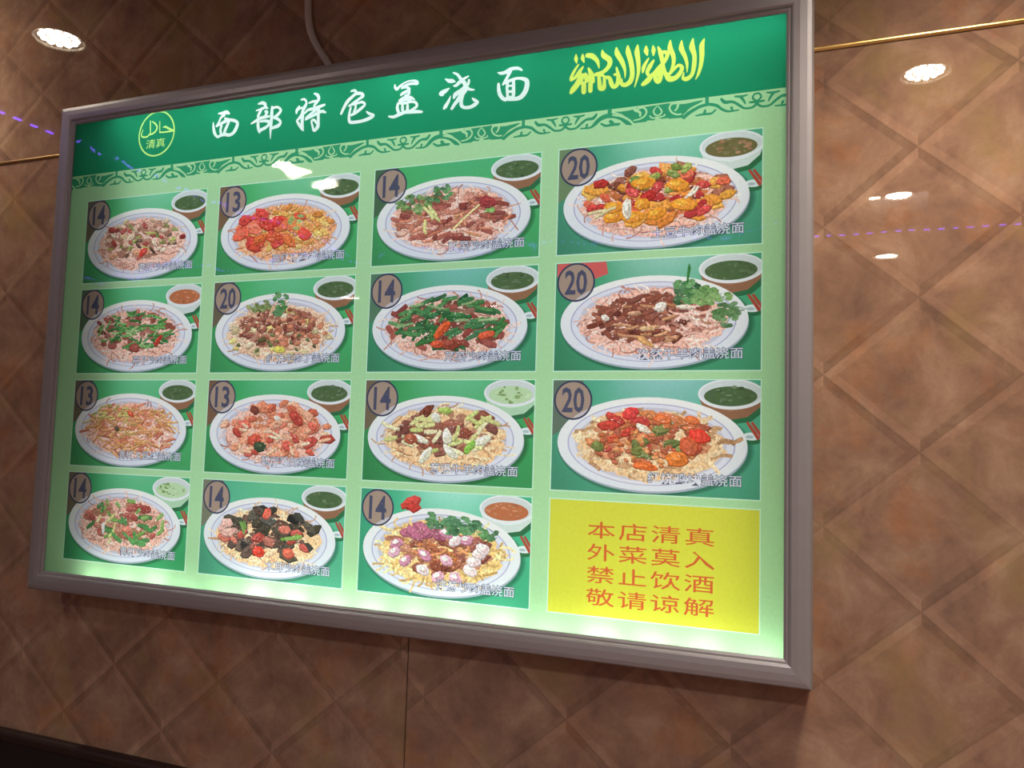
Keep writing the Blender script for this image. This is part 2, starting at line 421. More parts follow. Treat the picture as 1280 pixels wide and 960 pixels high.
# ------------------------------------------------------------------ the menu light box
T = json.loads(r'''{"title":[[[[-878.0,-735.3,3.1],[-864.3,-734.3,9.3],[-850.9,-735.4,10.8],[-841.3,-730.1,4.6]],[[-858.8,-728.1,9.3],[-868.6,-723.0,6.2],[-874.5,-711.2,6.2],[-882.3,-701.0,6.2]],[[-894.2,-712.1,3.1],[-892.4,-699.4,7.8],[-888.8,-685.0,9.3],[-882.1,-674.5,7.7],[-874.9,-668.1,4.6]],[[-875.0,-670.2,7.0],[-861.7,-673.5,8.5],[-850.0,-673.6,9.2],[-838.0,-670.8,9.2],[-826.6,-673.7,9.2],[-818.8,-681.0,10.7],[-812.9,-692.8,10.7],[-812.8,-702.4,8.4],[-824.0,-709.3,8.4],[-844.4,-714.5,7.7],[-854.8,-718.5,6.2]],[[-882.2,-699.6,4.7],[-869.0,-705.0,7.7],[-854.2,-710.1,9.2],[-845.8,-710.5,6.2]],[[-865.2,-698.9,7.7],[-867.8,-688.1,7.7],[-865.3,-676.7,7.7]],[[-840.7,-708.5,7.7],[-846.6,-696.7,9.2],[-852.4,-685.0,9.2],[-855.0,-674.2,9.2]]],[[[-745.9,-745.1,4.5],[-734.6,-746.4,9.0],[-724.7,-742.4,9.0],[-722.5,-733.9,8.9],[-714.2,-728.8,3.0]],[[-752.0,-727.5,3.0],[-740.0,-729.3,6.0],[-727.2,-731.8,7.5]],[[-733.6,-731.3,7.5],[-741.0,-719.9,9.0],[-745.3,-710.9,7.5]],[[-721.7,-721.6,7.5],[-716.7,-718.3,8.9],[-722.6,-709.5,6.0]],[[-766.1,-693.6,4.5],[-754.2,-698.4,7.5],[-738.4,-704.6,9.0],[-720.8,-706.5,8.9],[-709.5,-706.5,5.9]],[[-743.8,-701.2,7.5],[-743.8,-688.9,9.0],[-741.4,-676.4,9.0],[-737.5,-665.8,4.5]],[[-736.2,-696.2,6.0],[-721.7,-695.8,7.4],[-708.6,-691.5,8.9],[-711.2,-682.3,7.4],[-720.4,-676.7,8.9],[-733.1,-672.7,8.9],[-737.6,-667.8,6.0]],[[-701.5,-731.3,5.9],[-701.0,-710.9,10.4],[-701.3,-690.6,8.9],[-702.1,-677.2,8.9],[-701.9,-662.3,5.9],[-701.1,-644.7,1.5]],[[-698.1,-728.1,7.4],[-682.2,-728.1,5.9],[-672.8,-718.2,7.4],[-679.4,-709.6,8.8],[-691.7,-701.6,8.9]],[[-691.7,-701.6,8.9],[-678.5,-694.6,7.4],[-671.6,-685.7,7.3],[-677.5,-678.3,10.3],[-691.5,-674.6,8.8],[-701.0,-673.0,7.4]]],[[[-609.9,-738.7,4.3],[-599.9,-738.7,5.8],[-593.1,-729.2,5.8],[-597.2,-719.0,10.1],[-602.8,-709.1,8.7],[-606.7,-697.6,8.7],[-615.4,-688.0,7.2],[-619.8,-683.2,5.8],[-611.4,-671.6,8.7],[-603.0,-661.3,8.6],[-598.0,-654.7,2.9]],[[-615.1,-721.3,5.8],[-621.6,-712.8,8.7],[-622.6,-704.9,5.8]],[[-616.9,-713.6,5.8],[-609.4,-716.6,5.8],[-598.6,-716.6,5.8]],[[-602.5,-705.1,8.7],[-603.9,-689.3,10.1],[-603.0,-673.2,8.6],[-601.6,-662.4,8.6]],[[-570.6,-750.1,4.3],[-560.4,-744.8,8.6],[-555.9,-733.6,8.6],[-563.8,-724.0,8.6],[-569.4,-716.8,5.7]],[[-585.3,-726.8,4.3],[-573.2,-729.2,7.2],[-561.0,-729.0,5.7]],[[-537.5,-716.0,5.7],[-551.0,-713.1,8.5],[-569.1,-710.2,8.6],[-587.3,-708.5,7.2],[-596.2,-701.6,5.8]],[[-556.9,-709.9,8.6],[-574.5,-698.9,7.2],[-589.3,-688.8,8.6],[-592.8,-683.9,5.8]],[[-590.6,-685.0,5.7],[-575.5,-689.8,7.2],[-562.1,-694.7,8.6],[-547.2,-699.5,8.5],[-532.6,-695.0,3.5]],[[-541.3,-702.7,2.8],[-532.6,-695.0,4.2]],[[-555.2,-707.1,8.6],[-554.9,-688.6,8.5],[-554.0,-672.6,8.5],[-555.5,-659.7,11.4],[-565.7,-651.6,7.1],[-571.0,-664.1,5.7],[-574.8,-677.8,5.7],[-567.3,-679.5,7.1],[-559.2,-670.6,5.7]]],[[[-459.2,-741.1,4.9],[-449.7,-741.8,6.9],[-445.0,-734.6,8.3],[-456.2,-725.7,8.3],[-468.9,-715.7,9.8],[-478.5,-701.3,8.4],[-485.8,-686.6,7.0]],[[-444.9,-733.3,8.3],[-430.2,-731.4,8.3],[-424.1,-724.1,8.3],[-435.4,-717.8,6.9],[-448.1,-710.4,8.3],[-463.9,-703.3,4.9]],[[-458.1,-705.2,5.6],[-440.6,-706.8,5.5],[-426.2,-708.8,6.9],[-417.1,-701.2,5.5],[-428.3,-692.3,8.3],[-442.4,-683.8,8.3],[-455.3,-678.9,6.9]],[[-444.8,-703.5,5.5],[-444.4,-695.7,6.9],[-448.3,-685.8,6.9]],[[-458.5,-698.7,5.6],[-461.4,-684.8,6.9],[-462.2,-670.7,7.6],[-458.7,-661.2,8.3],[-445.5,-658.9,8.3],[-423.7,-659.6,8.2],[-403.7,-663.5,9.6],[-391.1,-669.7,6.8],[-404.4,-676.5,6.8],[-411.9,-682.5,3.4]]],[[[-333.6,-741.1,2.7],[-333.3,-734.7,6.7],[-327.4,-728.8,8.0],[-320.7,-734.2,6.7],[-308.5,-741.4,4.0],[-292.0,-744.8,4.0],[-275.3,-741.8,6.6],[-270.9,-734.9,6.6],[-284.7,-736.8,6.6],[-297.2,-736.7,6.7],[-315.1,-732.8,3.3]],[[-314.9,-729.0,4.0],[-302.4,-730.4,6.7],[-292.5,-725.3,5.3],[-296.5,-720.8,8.0],[-311.5,-715.2,8.0],[-315.5,-711.9,5.3]],[[-293.8,-722.9,6.6],[-293.3,-712.8,6.6],[-302.8,-707.7,8.0]],[[-320.5,-698.7,4.0],[-306.8,-703.2,9.3],[-290.1,-702.9,8.0],[-277.4,-695.6,3.3]],[[-318.9,-695.9,4.0],[-301.0,-698.7,6.6],[-287.0,-694.3,5.3]],[[-322.9,-691.4,6.7],[-324.5,-680.2,8.0],[-320.5,-669.6,8.0]],[[-321.6,-692.5,5.3],[-306.2,-690.5,8.0],[-289.6,-690.9,5.3],[-275.8,-689.1,6.6],[-269.9,-679.5,6.6],[-277.8,-673.0,7.9],[-288.6,-668.1,6.6]],[[-310.2,-687.2,6.7],[-309.6,-674.5,8.0]],[[-296.3,-685.4,6.6],[-295.6,-671.5,8.0]],[[-347.5,-662.1,4.0],[-334.0,-659.2,8.0],[-318.8,-663.0,9.3],[-302.4,-667.3,9.3],[-285.7,-665.9,9.2],[-267.8,-664.2,7.9],[-255.5,-662.1,5.2]]],[[[-195.5,-735.9,2.6],[-186.0,-730.2,9.0],[-177.9,-728.5,10.3],[-169.2,-725.4,2.6]],[[-183.9,-711.4,2.6],[-194.3,-706.0,10.3],[-204.8,-701.2,12.9],[-200.6,-696.9,5.2]],[[-179.8,-691.7,1.9],[-185.3,-678.8,7.7],[-192.8,-667.4,10.3],[-196.6,-663.0,5.2]],[[-174.8,-748.5,3.9],[-164.0,-742.6,6.4],[-154.3,-730.1,7.7],[-144.7,-718.9,10.2],[-139.1,-708.3,8.9],[-131.0,-701.7,6.3],[-119.2,-698.9,3.8]],[[-134.8,-734.1,3.8],[-145.1,-730.0,6.4],[-157.9,-722.0,10.2],[-166.9,-715.8,7.7],[-173.5,-716.1,2.6]],[[-133.2,-724.7,5.1],[-134.2,-716.2,6.3],[-143.0,-707.6,11.4],[-154.5,-700.6,10.2],[-167.3,-693.7,11.5],[-171.0,-685.6,5.1]],[[-141.4,-701.3,11.4],[-151.5,-690.4,12.7],[-160.2,-679.2,10.2],[-169.0,-669.3,8.9],[-175.3,-660.3,7.7]],[[-147.6,-692.3,8.9],[-151.0,-678.0,8.9],[-150.5,-665.7,8.9],[-142.4,-658.6,7.6],[-126.8,-657.8,8.8],[-115.3,-662.4,10.1],[-107.8,-667.5,5.0],[-117.0,-673.6,7.6],[-123.0,-679.3,2.5]]],[[[-60.0,-732.6,1.2],[-51.1,-729.5,7.4],[-39.8,-730.2,8.7],[-26.2,-736.1,8.6],[-8.7,-735.4,7.4],[1.4,-729.1,3.7]],[[-29.7,-730.6,12.3],[-33.2,-720.3,7.4],[-39.1,-710.3,7.4],[-45.1,-701.5,4.9]],[[-56.5,-704.3,6.2],[-55.4,-690.8,8.7],[-51.9,-678.3,9.3],[-44.0,-667.6,8.6],[-37.5,-662.0,4.9]],[[-45.1,-702.7,4.9],[-32.7,-707.0,7.4],[-20.3,-710.0,7.4],[-8.0,-711.3,6.1],[7.0,-707.4,8.5],[14.6,-700.4,10.9],[13.8,-685.0,12.1],[8.1,-672.7,12.1],[-1.5,-664.4,11.0],[-16.3,-662.8,8.6],[-37.6,-665.6,8.6]],[[-33.9,-705.9,7.4],[-34.7,-691.6,6.8],[-32.9,-674.6,6.8],[-32.6,-666.2,6.1]],[[-19.0,-706.3,7.4],[-18.4,-689.4,8.0],[-18.0,-675.0,8.6],[-18.9,-664.3,6.1]],[[-33.6,-696.3,4.9],[-18.6,-695.4,4.9]],[[-33.2,-683.0,6.2],[-18.2,-681.0,6.1]],[[-32.8,-671.0,3.7],[-17.7,-667.8,4.9]]]],"arab":[[[131.2,-746.6,3.3],[131.4,-736.7,10.3],[133.3,-726.5,2.5]],[[146.8,-745.1,3.3],[147.0,-736.0,10.3],[150.6,-725.6,2.5]],[[137.6,-722.5,4.2],[127.2,-707.5,7.5],[120.9,-693.6,8.3],[120.2,-687.0,3.3]],[[148.5,-716.0,4.1],[140.5,-705.6,9.9],[130.8,-693.8,8.3],[121.0,-688.6,6.7]],[[144.0,-698.5,9.9],[136.2,-678.2,14.9],[126.5,-666.4,14.9],[121.7,-659.6,8.3]],[[150.6,-697.6,6.6],[142.8,-679.0,9.9]],[[157.8,-740.9,11.6],[169.4,-737.5,13.2],[181.2,-724.3,9.8],[185.6,-707.3,2.5]],[[161.0,-710.9,4.1],[167.1,-696.9,13.1],[169.0,-685.1,16.4],[172.4,-678.1,9.8]],[[153.9,-697.1,9.9],[159.2,-683.2,13.2]],[[151.1,-676.2,12.4],[151.6,-657.2,12.3]],[[166.8,-674.0,11.8],[166.7,-657.7,11.1]],[[192.0,-747.2,3.3],[195.6,-735.2,13.1],[208.7,-723.4,13.0],[209.0,-710.4,11.4],[196.4,-697.5,9.8],[178.6,-693.6,9.8]],[[185.2,-691.0,8.2],[187.1,-676.1,9.8],[189.1,-661.1,11.4],[197.2,-660.0,11.4],[198.5,-674.5,8.1],[196.6,-687.7,6.5],[185.2,-691.0,6.5]],[[201.5,-683.8,8.1],[209.7,-681.0,9.7],[214.8,-667.3,11.3],[219.8,-658.6,8.1],[227.7,-663.9,11.3],[230.5,-679.7,11.3],[225.2,-703.1,4.0]],[[221.6,-687.4,6.5],[225.6,-686.9,8.1]],[[224.3,-748.7,3.2],[226.2,-735.4,12.9],[237.8,-714.2,11.3],[244.6,-693.8,6.4],[244.9,-676.0,1.6]],[[249.8,-748.8,3.2],[250.9,-734.9,12.8],[257.7,-711.2,12.0],[261.3,-685.0,11.2],[257.7,-667.8,12.8],[246.8,-660.5,11.2],[238.0,-664.1,9.6],[237.8,-675.4,3.2]],[[272.0,-746.9,3.2],[270.7,-731.8,12.8],[274.3,-707.2,10.3],[274.7,-684.6,7.9],[270.4,-664.4,4.8],[266.7,-652.1,1.3]],[[290.7,-741.6,3.2],[290.9,-731.1,11.9],[293.8,-720.3,2.4]],[[305.9,-740.0,3.2],[307.3,-729.4,11.0],[307.0,-717.4,1.9]],[[297.0,-713.4,3.2],[289.4,-701.7,7.9],[285.7,-692.7,9.5],[284.3,-682.5,3.2]],[[308.0,-706.9,4.7],[300.4,-695.3,11.0],[294.4,-683.4,9.5],[297.7,-673.4,6.3]],[[305.4,-675.5,9.4],[296.3,-664.0,14.2],[287.1,-657.3,11.1],[283.2,-655.5,4.7]],[[316.8,-735.9,3.1],[322.4,-722.3,11.0],[326.5,-704.2,9.4],[329.8,-687.8,7.8],[334.7,-671.3,9.3],[344.1,-657.3,7.8]],[[326.2,-722.5,7.8],[335.5,-720.3,9.4],[337.1,-712.1,9.4],[329.7,-698.9,9.4],[319.1,-689.4,7.8],[310.0,-678.0,9.4]],[[323.2,-717.4,7.8],[324.9,-710.8,7.8]],[[325.2,-690.1,7.8],[323.9,-676.0,12.5],[321.1,-660.5,12.5],[316.5,-658.0,9.4],[311.7,-668.2,9.4],[317.7,-680.0,9.4]],[[343.5,-746.0,3.1],[343.0,-728.6,12.5],[350.1,-711.7,10.1],[351.1,-694.2,8.5],[345.3,-676.1,6.2],[339.3,-670.6,6.2]],[[336.2,-671.0,10.9],[342.5,-660.7,14.0],[354.6,-660.5,12.4],[365.1,-670.1,10.8],[369.4,-682.0,9.2],[361.8,-687.8,7.7],[352.8,-681.3,7.7],[343.8,-671.5,6.2]],[[367.8,-741.3,3.1],[367.3,-724.8,12.4],[375.1,-706.3,9.2],[379.9,-688.3,6.9],[380.1,-669.5,1.5]],[[391.9,-742.2,3.1],[389.9,-724.5,13.8],[395.4,-704.8,9.9],[394.9,-683.0,10.7],[390.7,-663.3,9.2],[380.3,-655.4,11.5],[372.0,-658.1,7.7],[373.4,-670.4,2.3]],[[415.7,-738.4,2.3],[410.7,-724.3,12.2],[411.0,-702.4,11.4],[409.0,-680.9,9.1],[404.1,-662.9,6.9],[398.3,-651.3,1.5]]],"emblem":[[[-1034.4,-706.8,5.6],[-1049.6,-713.6,8.5],[-1062.7,-720.1,7.6],[-1071.1,-719.4,2.8]],[[-1034.4,-705.9,7.5],[-1053.1,-704.8,6.6],[-1078.4,-706.0,5.7],[-1081.8,-708.9,4.8],[-1084.2,-737.8,4.2]],[[-1112.1,-741.2,3.8],[-1099.7,-732.9,7.7],[-1092.4,-722.0,7.6],[-1097.9,-710.8,7.6],[-1112.2,-704.0,5.7],[-1115.8,-707.8,4.8],[-1118.7,-743.7,4.8]],[[-1115.8,-707.8,4.8],[-1126.8,-698.9,6.7],[-1144.1,-700.0,6.8],[-1149.1,-708.2,4.8],[-1143.7,-721.2,2.3]]],"emc":[[-1093.3,-701.9],[-1157.7,-707.5],[-1030.3,-708.0],[-1098.7,-642.8],[-1116.5,-677.5],[-1072.8,-676.1]],"o1d":[[[212.7,-608.9,9.1],[212.9,-596.8,9.1]],[[172.4,-575.0,4.6],[183.6,-586.2,8.0],[197.1,-594.9,8.0],[214.1,-596.6,7.9],[233.4,-589.3,9.0],[244.7,-580.0,10.1],[252.7,-572.3,9.0]],[[194.1,-578.1,5.7],[204.4,-573.5,4.5],[220.2,-573.9,6.8],[235.9,-574.3,3.4]],[[214.4,-581.4,9.1],[220.1,-577.3,6.8]]],"o1f":[[220.7,-603.3],[240.0,-594.8],[249.0,-587.4],[262.6,-576.7],[267.1,-571.2],[293.5,-571.2],[297.8,-573.6],[319.6,-571.6],[343.2,-571.8],[370.9,-570.7],[374.0,-578.2],[391.7,-590.7],[415.6,-602.9],[399.9,-606.0],[376.8,-602.4],[342.7,-606.4],[294.0,-604.9],[268.7,-605.2],[246.5,-601.7]],"o1l":[[[272.1,-601.4,4.5],[286.3,-604.0,4.9],[294.1,-595.2,4.9],[291.0,-585.6,4.9],[280.2,-579.1,4.4],[267.0,-577.3,4.0]],[[268.8,-600.7,7.8],[279.9,-593.7,6.7],[280.1,-585.8,4.4]],[[316.9,-603.5,2.2],[309.4,-593.3,4.4],[312.8,-585.1,4.4],[318.3,-582.2,4.0],[325.8,-585.7,4.4],[326.8,-592.2,4.4],[319.0,-603.2,2.2]],[[302.0,-583.1,4.0],[306.4,-578.1,3.3],[317.3,-577.9,4.8],[332.4,-579.4,3.3],[333.4,-582.5,4.4]],[[297.8,-572.5,3.3],[310.9,-570.9,3.3],[317.3,-574.5,5.5],[328.2,-572.1,3.3],[341.1,-572.8,2.6]],[[361.9,-604.4,4.3],[349.1,-603.8,4.8],[343.9,-595.6,4.8],[349.4,-585.0,4.8],[360.2,-579.2,4.3],[368.7,-579.3,4.3]],[[362.0,-599.9,6.5],[360.0,-592.5,4.8],[355.8,-588.6,4.3]],[[344.9,-604.4,2.6],[376.8,-602.4,4.3],[399.9,-604.9,4.3],[415.5,-606.2,4.3]],[[220.7,-603.3,2.7],[246.5,-602.3,3.6],[268.7,-605.2,5.6]],[[416.6,-599.5,4.3],[391.7,-589.6,5.4],[381.3,-581.0,5.4],[374.1,-570.9,5.4]],[[219.7,-595.5,5.0],[240.1,-589.6,5.6],[255.9,-579.8,5.6],[263.8,-570.9,4.5]]],"o2d":[[[422.7,-608.4,9.0],[422.9,-596.8,9.0]],[[374.8,-571.1,9.6],[383.2,-578.0,9.6],[393.2,-583.7,9.1],[409.7,-590.9,8.2],[427.3,-593.2,7.9]],[[400.0,-571.5,3.4],[416.6,-572.9,6.3],[431.9,-572.6,5.4],[441.0,-579.5,4.0]],[[419.1,-580.4,6.3],[417.6,-575.1,6.8]],[[427.3,-593.2,7.9],[442.7,-588.5,7.8],[453.7,-579.1,6.7],[466.7,-572.8,5.6],[488.2,-573.1,3.3]],[[473.1,-580.0,6.7],[475.3,-575.2,4.4]],[[452.4,-601.1,6.7],[460.0,-593.2,8.9],[475.2,-592.3,6.7],[488.1,-583.8,6.6],[498.8,-575.6,5.5],[513.7,-574.9,5.5],[522.1,-580.6,6.6],[524.1,-587.1,7.6]],[[480.4,-603.1,4.4],[492.2,-601.5,6.6],[505.0,-603.3,3.3]],[[492.2,-600.4,7.7],[498.7,-590.4,5.5],[500.9,-584.5,2.6]],[[524.1,-587.1,5.5],[515.7,-595.0,4.8],[519.8,-603.5,4.4],[525.7,-603.2,4.4]],[[510.4,-586.6,5.5],[524.2,-586.0,6.1]]],"o2c":[[524.1,-595.0],[422.8,-602.6]],"pegs":[[-1234.0,-607.2],[-1025.0,-602.9],[-812.8,-603.7],[-616.5,-600.5],[-404.4,-606.6],[-200.4,-605.5],[10.1,-605.8],[212.8,-603.2],[422.8,-605.2]],"oband":[[-1384.1,-612.1],[-1380.3,-572.3],[581.7,-606.5],[581.4,-570.7],[-313.4,-604.5],[211.7,-612.4],[212.6,-572.3]]}''')
X0, X1, Y0, Y1 = -1.452, 0.634, -0.816, 0.584       # outer edges of the frame (y counts downwards from ZC)
BOXX, BOXZ = (X0 + X1) / 2, ZC - Y1
board = empty('menu_light_box', (BOXX, 0, BOXZ))
tag(board, 'large backlit menu board with green header and noodle dish photos in silver frame', 'menu board')

def loc(X, Y, y=0.0):            # board coordinates -> local to the box
    return (X - BOXX, y, (ZC - Y) - BOXZ)

# --- printed film: translucent, lit from behind
def film_material(name, grain, fine):
    m, nt, out = new_mat(name)
    L = nt.links.new
    at = N(nt, 'ShaderNodeVertexColor', layer_name='Col')
    tc = N(nt, 'ShaderNodeTexCoord')
    nz = N(nt, 'ShaderNodeTexNoise')
    nz.inputs['Scale'].default_value = fine
    nz.inputs['Detail'].default_value = 3
    L(tc.outputs['Object'], nz.inputs['Vector'])
    mr = N(nt, 'ShaderNodeMapRange')
    mr.inputs['From Min'].default_value = 0.3
    mr.inputs['From Max'].default_value = 0.7
    mr.inputs['To Min'].default_value = 1 - grain
    mr.inputs['To Max'].default_value = 1 + grain
    L(nz.outputs['Fac'], mr.inputs['Value'])
    mx = N(nt, 'ShaderNodeMix', data_type='RGBA', blend_type='MULTIPLY')
    mx.inputs['Factor'].default_value = 1
    L(at.outputs['Color'], mx.inputs['A'])
    L(mr.outputs[0], mx.inputs['B'])
    tr = N(nt, 'ShaderNodeBsdfTranslucent')
    df = N(nt, 'ShaderNodeBsdfDiffuse')
    L(mx.outputs['Result'], tr.inputs[0])
    L(mx.outputs['Result'], df.inputs[0])
    ms = N(nt, 'ShaderNodeMixShader')
    ms.inputs[0].default_value = 0.25
    L(tr.outputs[0], ms.inputs[1])
    L(df.outputs[0], ms.inputs[2])
    L(ms.outputs[0], out.inputs[0])
    return m

FILM = film_material('printed_film', 0.03, 140)
FOOD = film_material('printed_food', 0.36, 170)
INK = 1.5

def ink(c):
    return [min(0.95, v * INK) for v in lin(c)]

class Art:
    """flat artwork: overlapping shapes, later ones on top, cut into one single layer of print"""
    def __init__(s, ox, oy):
        s.ox, s.oy, s.p = ox, oy, []          # origin in metres
    def poly(s, pts, col, tagname):
        a = 0.0
        q = [pts[0]]
        for p in pts[1:]:
            if abs(p[0] - q[-1][0]) + abs(p[1] - q[-1][1]) > 2e-3:
                q.append(p)
        if len(q) > 2 and abs(q[0][0] - q[-1][0]) + abs(q[0][1] - q[-1][1]) < 2e-3:
            q.pop()
        if len(q) < 3:
            return
        for i in range(len(q)):
            x0, y0 = q[i]
            x1, y1 = q[(i + 1) % len(q)]
            a += x0 * y1 - x1 * y0
        if abs(a) < 2e-5:
            return
        if a < 0:
            q = q[::-1]
        s.p.append((q, col, tagname))
    def rect(s, x0, y0, x1, y1, col, t):
        s.poly([(x0, y0), (x1, y0), (x1, y1), (x0, y1)], col, t)
    def ell(s, cx, cy, rx, ry, col, t, n=40, a0=0.0):
        s.poly([(cx + rx * math.cos(a0 + 2 * math.pi * k / n), cy + ry * math.sin(a0 + 2 * math.pi * k / n)) for k in range(n)], col, t)
    def brush(s, pts, col, t, k=1.0, n=9, sub=4):
        out = []
        for i in range(len(pts) - 1):
            p0, p1, p2, p3 = pts[max(i - 1, 0)], pts[i], pts[i + 1], pts[min(i + 2, len(pts) - 1)]
            for j in range(sub):
                u = j / sub
                q = [0.5 * (2 * p1[c] + (p2[c] - p0[c]) * u + (2 * p0[c] - 5 * p1[c] + 4 * p2[c] - p3[c]) * u * u + (3 * p1[c] - p0[c] - 3 * p2[c] + p3[c]) * u ** 3) for c in (0, 1)]
                out.append((q[0], q[1], k * (p1[2] + (p2[2] - p1[2]) * u)))
        out.append((pts[-1][0], pts[-1][1], k * pts[-1][2]))
        s.stroke(out, col, t, True, n)
    def stroke(s, pts, col, t, joints=True, n=9):
        for k in range(len(pts) - 1):
            (xa, ya, wa), (xb, yb, wb) = pts[k], pts[k + 1]
            dx, dy = xb - xa, yb - ya
            l = math.hypot(dx, dy)
            if l < 1e-3:
                continue
            nx, ny = -dy / l / 2, dx / l / 2
            s.poly([(xa + nx * wa, ya + ny * wa), (xa - nx * wa, ya - ny * wa), (xb - nx * wb, yb - ny * wb), (xb + nx * wb, yb + ny * wb)], col, t)
        if joints:
            for (x, y, wd) in pts:
                s.ell(x, y, wd / 2, wd / 2, col, t, n, 0.13)
    def build(s, objs_parent, order):
        """order: list of (tag, object name); the first becomes the part, the rest its children"""
        def area2(q):
            return sum(q[i][0] * q[(i + 1) % len(q)][1] - q[(i + 1) % len(q)][0] * q[i][1] for i in range(len(q)))
        for attempt in range(8):
            V, Fc = [], []
            for (q, col, t) in s.p:
                n = len(V)
                V += [Vector(p) for p in q]
                Fc.append(list(range(n, n + len(q))))
            vo, eo, fo, ov, oe, of = delaunay_2d_cdt(V, [], Fc, 1, 1e-5, True)
            # a shape whose outline could not be kept would flood its neighbours: drop such a sliver and cut again
            got = [0.0] * len(s.p)
            for f, src in zip(fo, of):
                a = abs(area2([vo[i] for i in f]))
                for k in src:
                    got[k] += a
            bad = {k for k, (q, col, t) in enumerate(s.p) if k and got[k] > 1.3 * abs(area2(q)) + 0.2}
            if not bad:
                break
            jit = random.Random(attempt)
            keep = []
            for k, (q, col, t) in enumerate(s.p):
                if k in bad:
                    if attempt > 3:
                        continue
                    q = [(x + jit.uniform(-4e-3, 4e-3), y + jit.uniform(-4e-3, 4e-3)) for x, y in q]
                keep.append((q, col, t))
            s.p = keep
        tris = {}
        for f, src in zip(fo, of):
            if 0 not in src:
                continue
            top = max(src)
            tris.setdefault(s.p[top][2], []).append((f, s.p[top][1]))
        cache = {}
        part = None
        for t, nm in order:
            lst = tris.get(t)
            if not lst:
                continue
            idx, vv, ff, cc = {}, [], [], []
            for f, col in lst:
                g = []
                for i in reversed(f):
                    if i not in idx:
                        idx[i] = len(vv)
                        vv.append((vo[i].x / 100, 0.0, -vo[i].y / 100))
                    g.append(idx[i])
                    if callable(col):
                        c = ink(col(vo[i].x, vo[i].y))
                    else:
                        c = cache.get(col)
                        if c is None:
                            c = cache[col] = ink(col)
                    cc += c
                    cc.append(1.0)
                ff.append(g)
            if part is None:
                part = add(nm, vv, ff, FILM, board, loc(s.ox, s.oy, PY), cols=cc)
            else:
                add(nm, vv, ff, FOOD if t in ('noodles', 'topping') else FILM, part, cols=cc)
        return part

_txt = {}
def glyphs(text, bold=0.0):
    """triangles of a line of lettering, in em, baseline 0, y up; with its bounds"""
    if (text, bold) not in _txt:
        cu = bpy.data.curves.new('lettering', 'FONT')
        cu.body = text
        cu.resolution_u = 2
        cu.offset = bold
        ob = bpy.data.objects.new('lettering', cu)
        C.objects.link(ob)
        me = bpy.data.meshes.new_from_object(ob.evaluated_get(bpy.context.evaluated_depsgraph_get()))
        vs = [(v.co.x, v.co.y) for v in me.vertices]
        tr = [[vs[i] for i in p.vertices] for p in me.polygons]
        bpy.data.objects.remove(ob)
        bpy.data.curves.remove(cu)
        bpy.data.meshes.remove(me)
        xs_, ys_ = [v[0] for v in vs], [v[1] for v in vs]
        _txt[(text, bold)] = (tr, (min(xs_), max(xs_), min(ys_), max(ys_)))
    return _txt[(text, bold)]

def lettering(art, text, x0, x1, y0, y1, col, t, bold=0.0, ref=None):
    """fit the line into the rectangle (y0 top, y1 bottom)"""
    tr, _ = glyphs(text, bold)
    b = glyphs(text, ref if ref is not None else bold)[1]
    sx, sy = (x1 - x0) / (b[1] - b[0]), (y1 - y0) / (b[3] - b[2])
    for q in tr:
        art.poly([(x0 + (p[0] - b[0]) * sx, y1 - (p[1] - b[2]) * sy) for p in q], col, t)

# --- sheet, header and notice
CX = [(-1.3354, -0.9021), (-0.8566, -0.4229), (-0.3783, 0.0546), (0.0981, 0.5355)]
RY = [(-0.5283, -0.2886), (-0.2685, -0.0293), (-0.0086, 0.2307), (0.2508, 0.4919)]
PALE = (146, 187, 145)
DEEP = (26, 120, 86)
ORN = (46, 130, 95)
EDGE = (172, 205, 190)

A = Art(0, 0)
A.rect(-141.5, -78, 59.5, 54.7, PALE, 'sheet')
A.rect(-141.5, -78, 59.5, -60.9, DEEP, 'header')
# ornament border, repeating every 41.4 cm
def mm(p):
    return [v / 10 for v in p]
def light_on(st, dx, flip=None):
    return [((2 * flip - q[0] / 10 if flip is not None else q[0] / 10) + dx, q[1] / 10, q[2] / 10) for q in st]
axis_d = T['o2c'][0][0] / 10
lo_orn = lambda x: -141.4 < x < 59.4
for k in range(-4, 1):
    dx = 41.4 * k
    def put(st, col, flip=None):
        q = [(a, min(max(b, -61.0), -57.0), c) for a, b, c in light_on(st, dx, flip)]
        A.brush(q, col, 'ornament', 0.85, n=7, sub=3)
    fld = [(p[0] / 10 + dx, p[1] / 10) for p in T['o1f']]
    A.poly(fld, ORN, 'ornament')
    for st in T['o1d']:
        put(st, ORN)
    for st in T['o1l']:
        put(st, PALE)
    for st in T['o2d']:
        put(st, ORN)
        put(st, ORN, flip=axis_d)
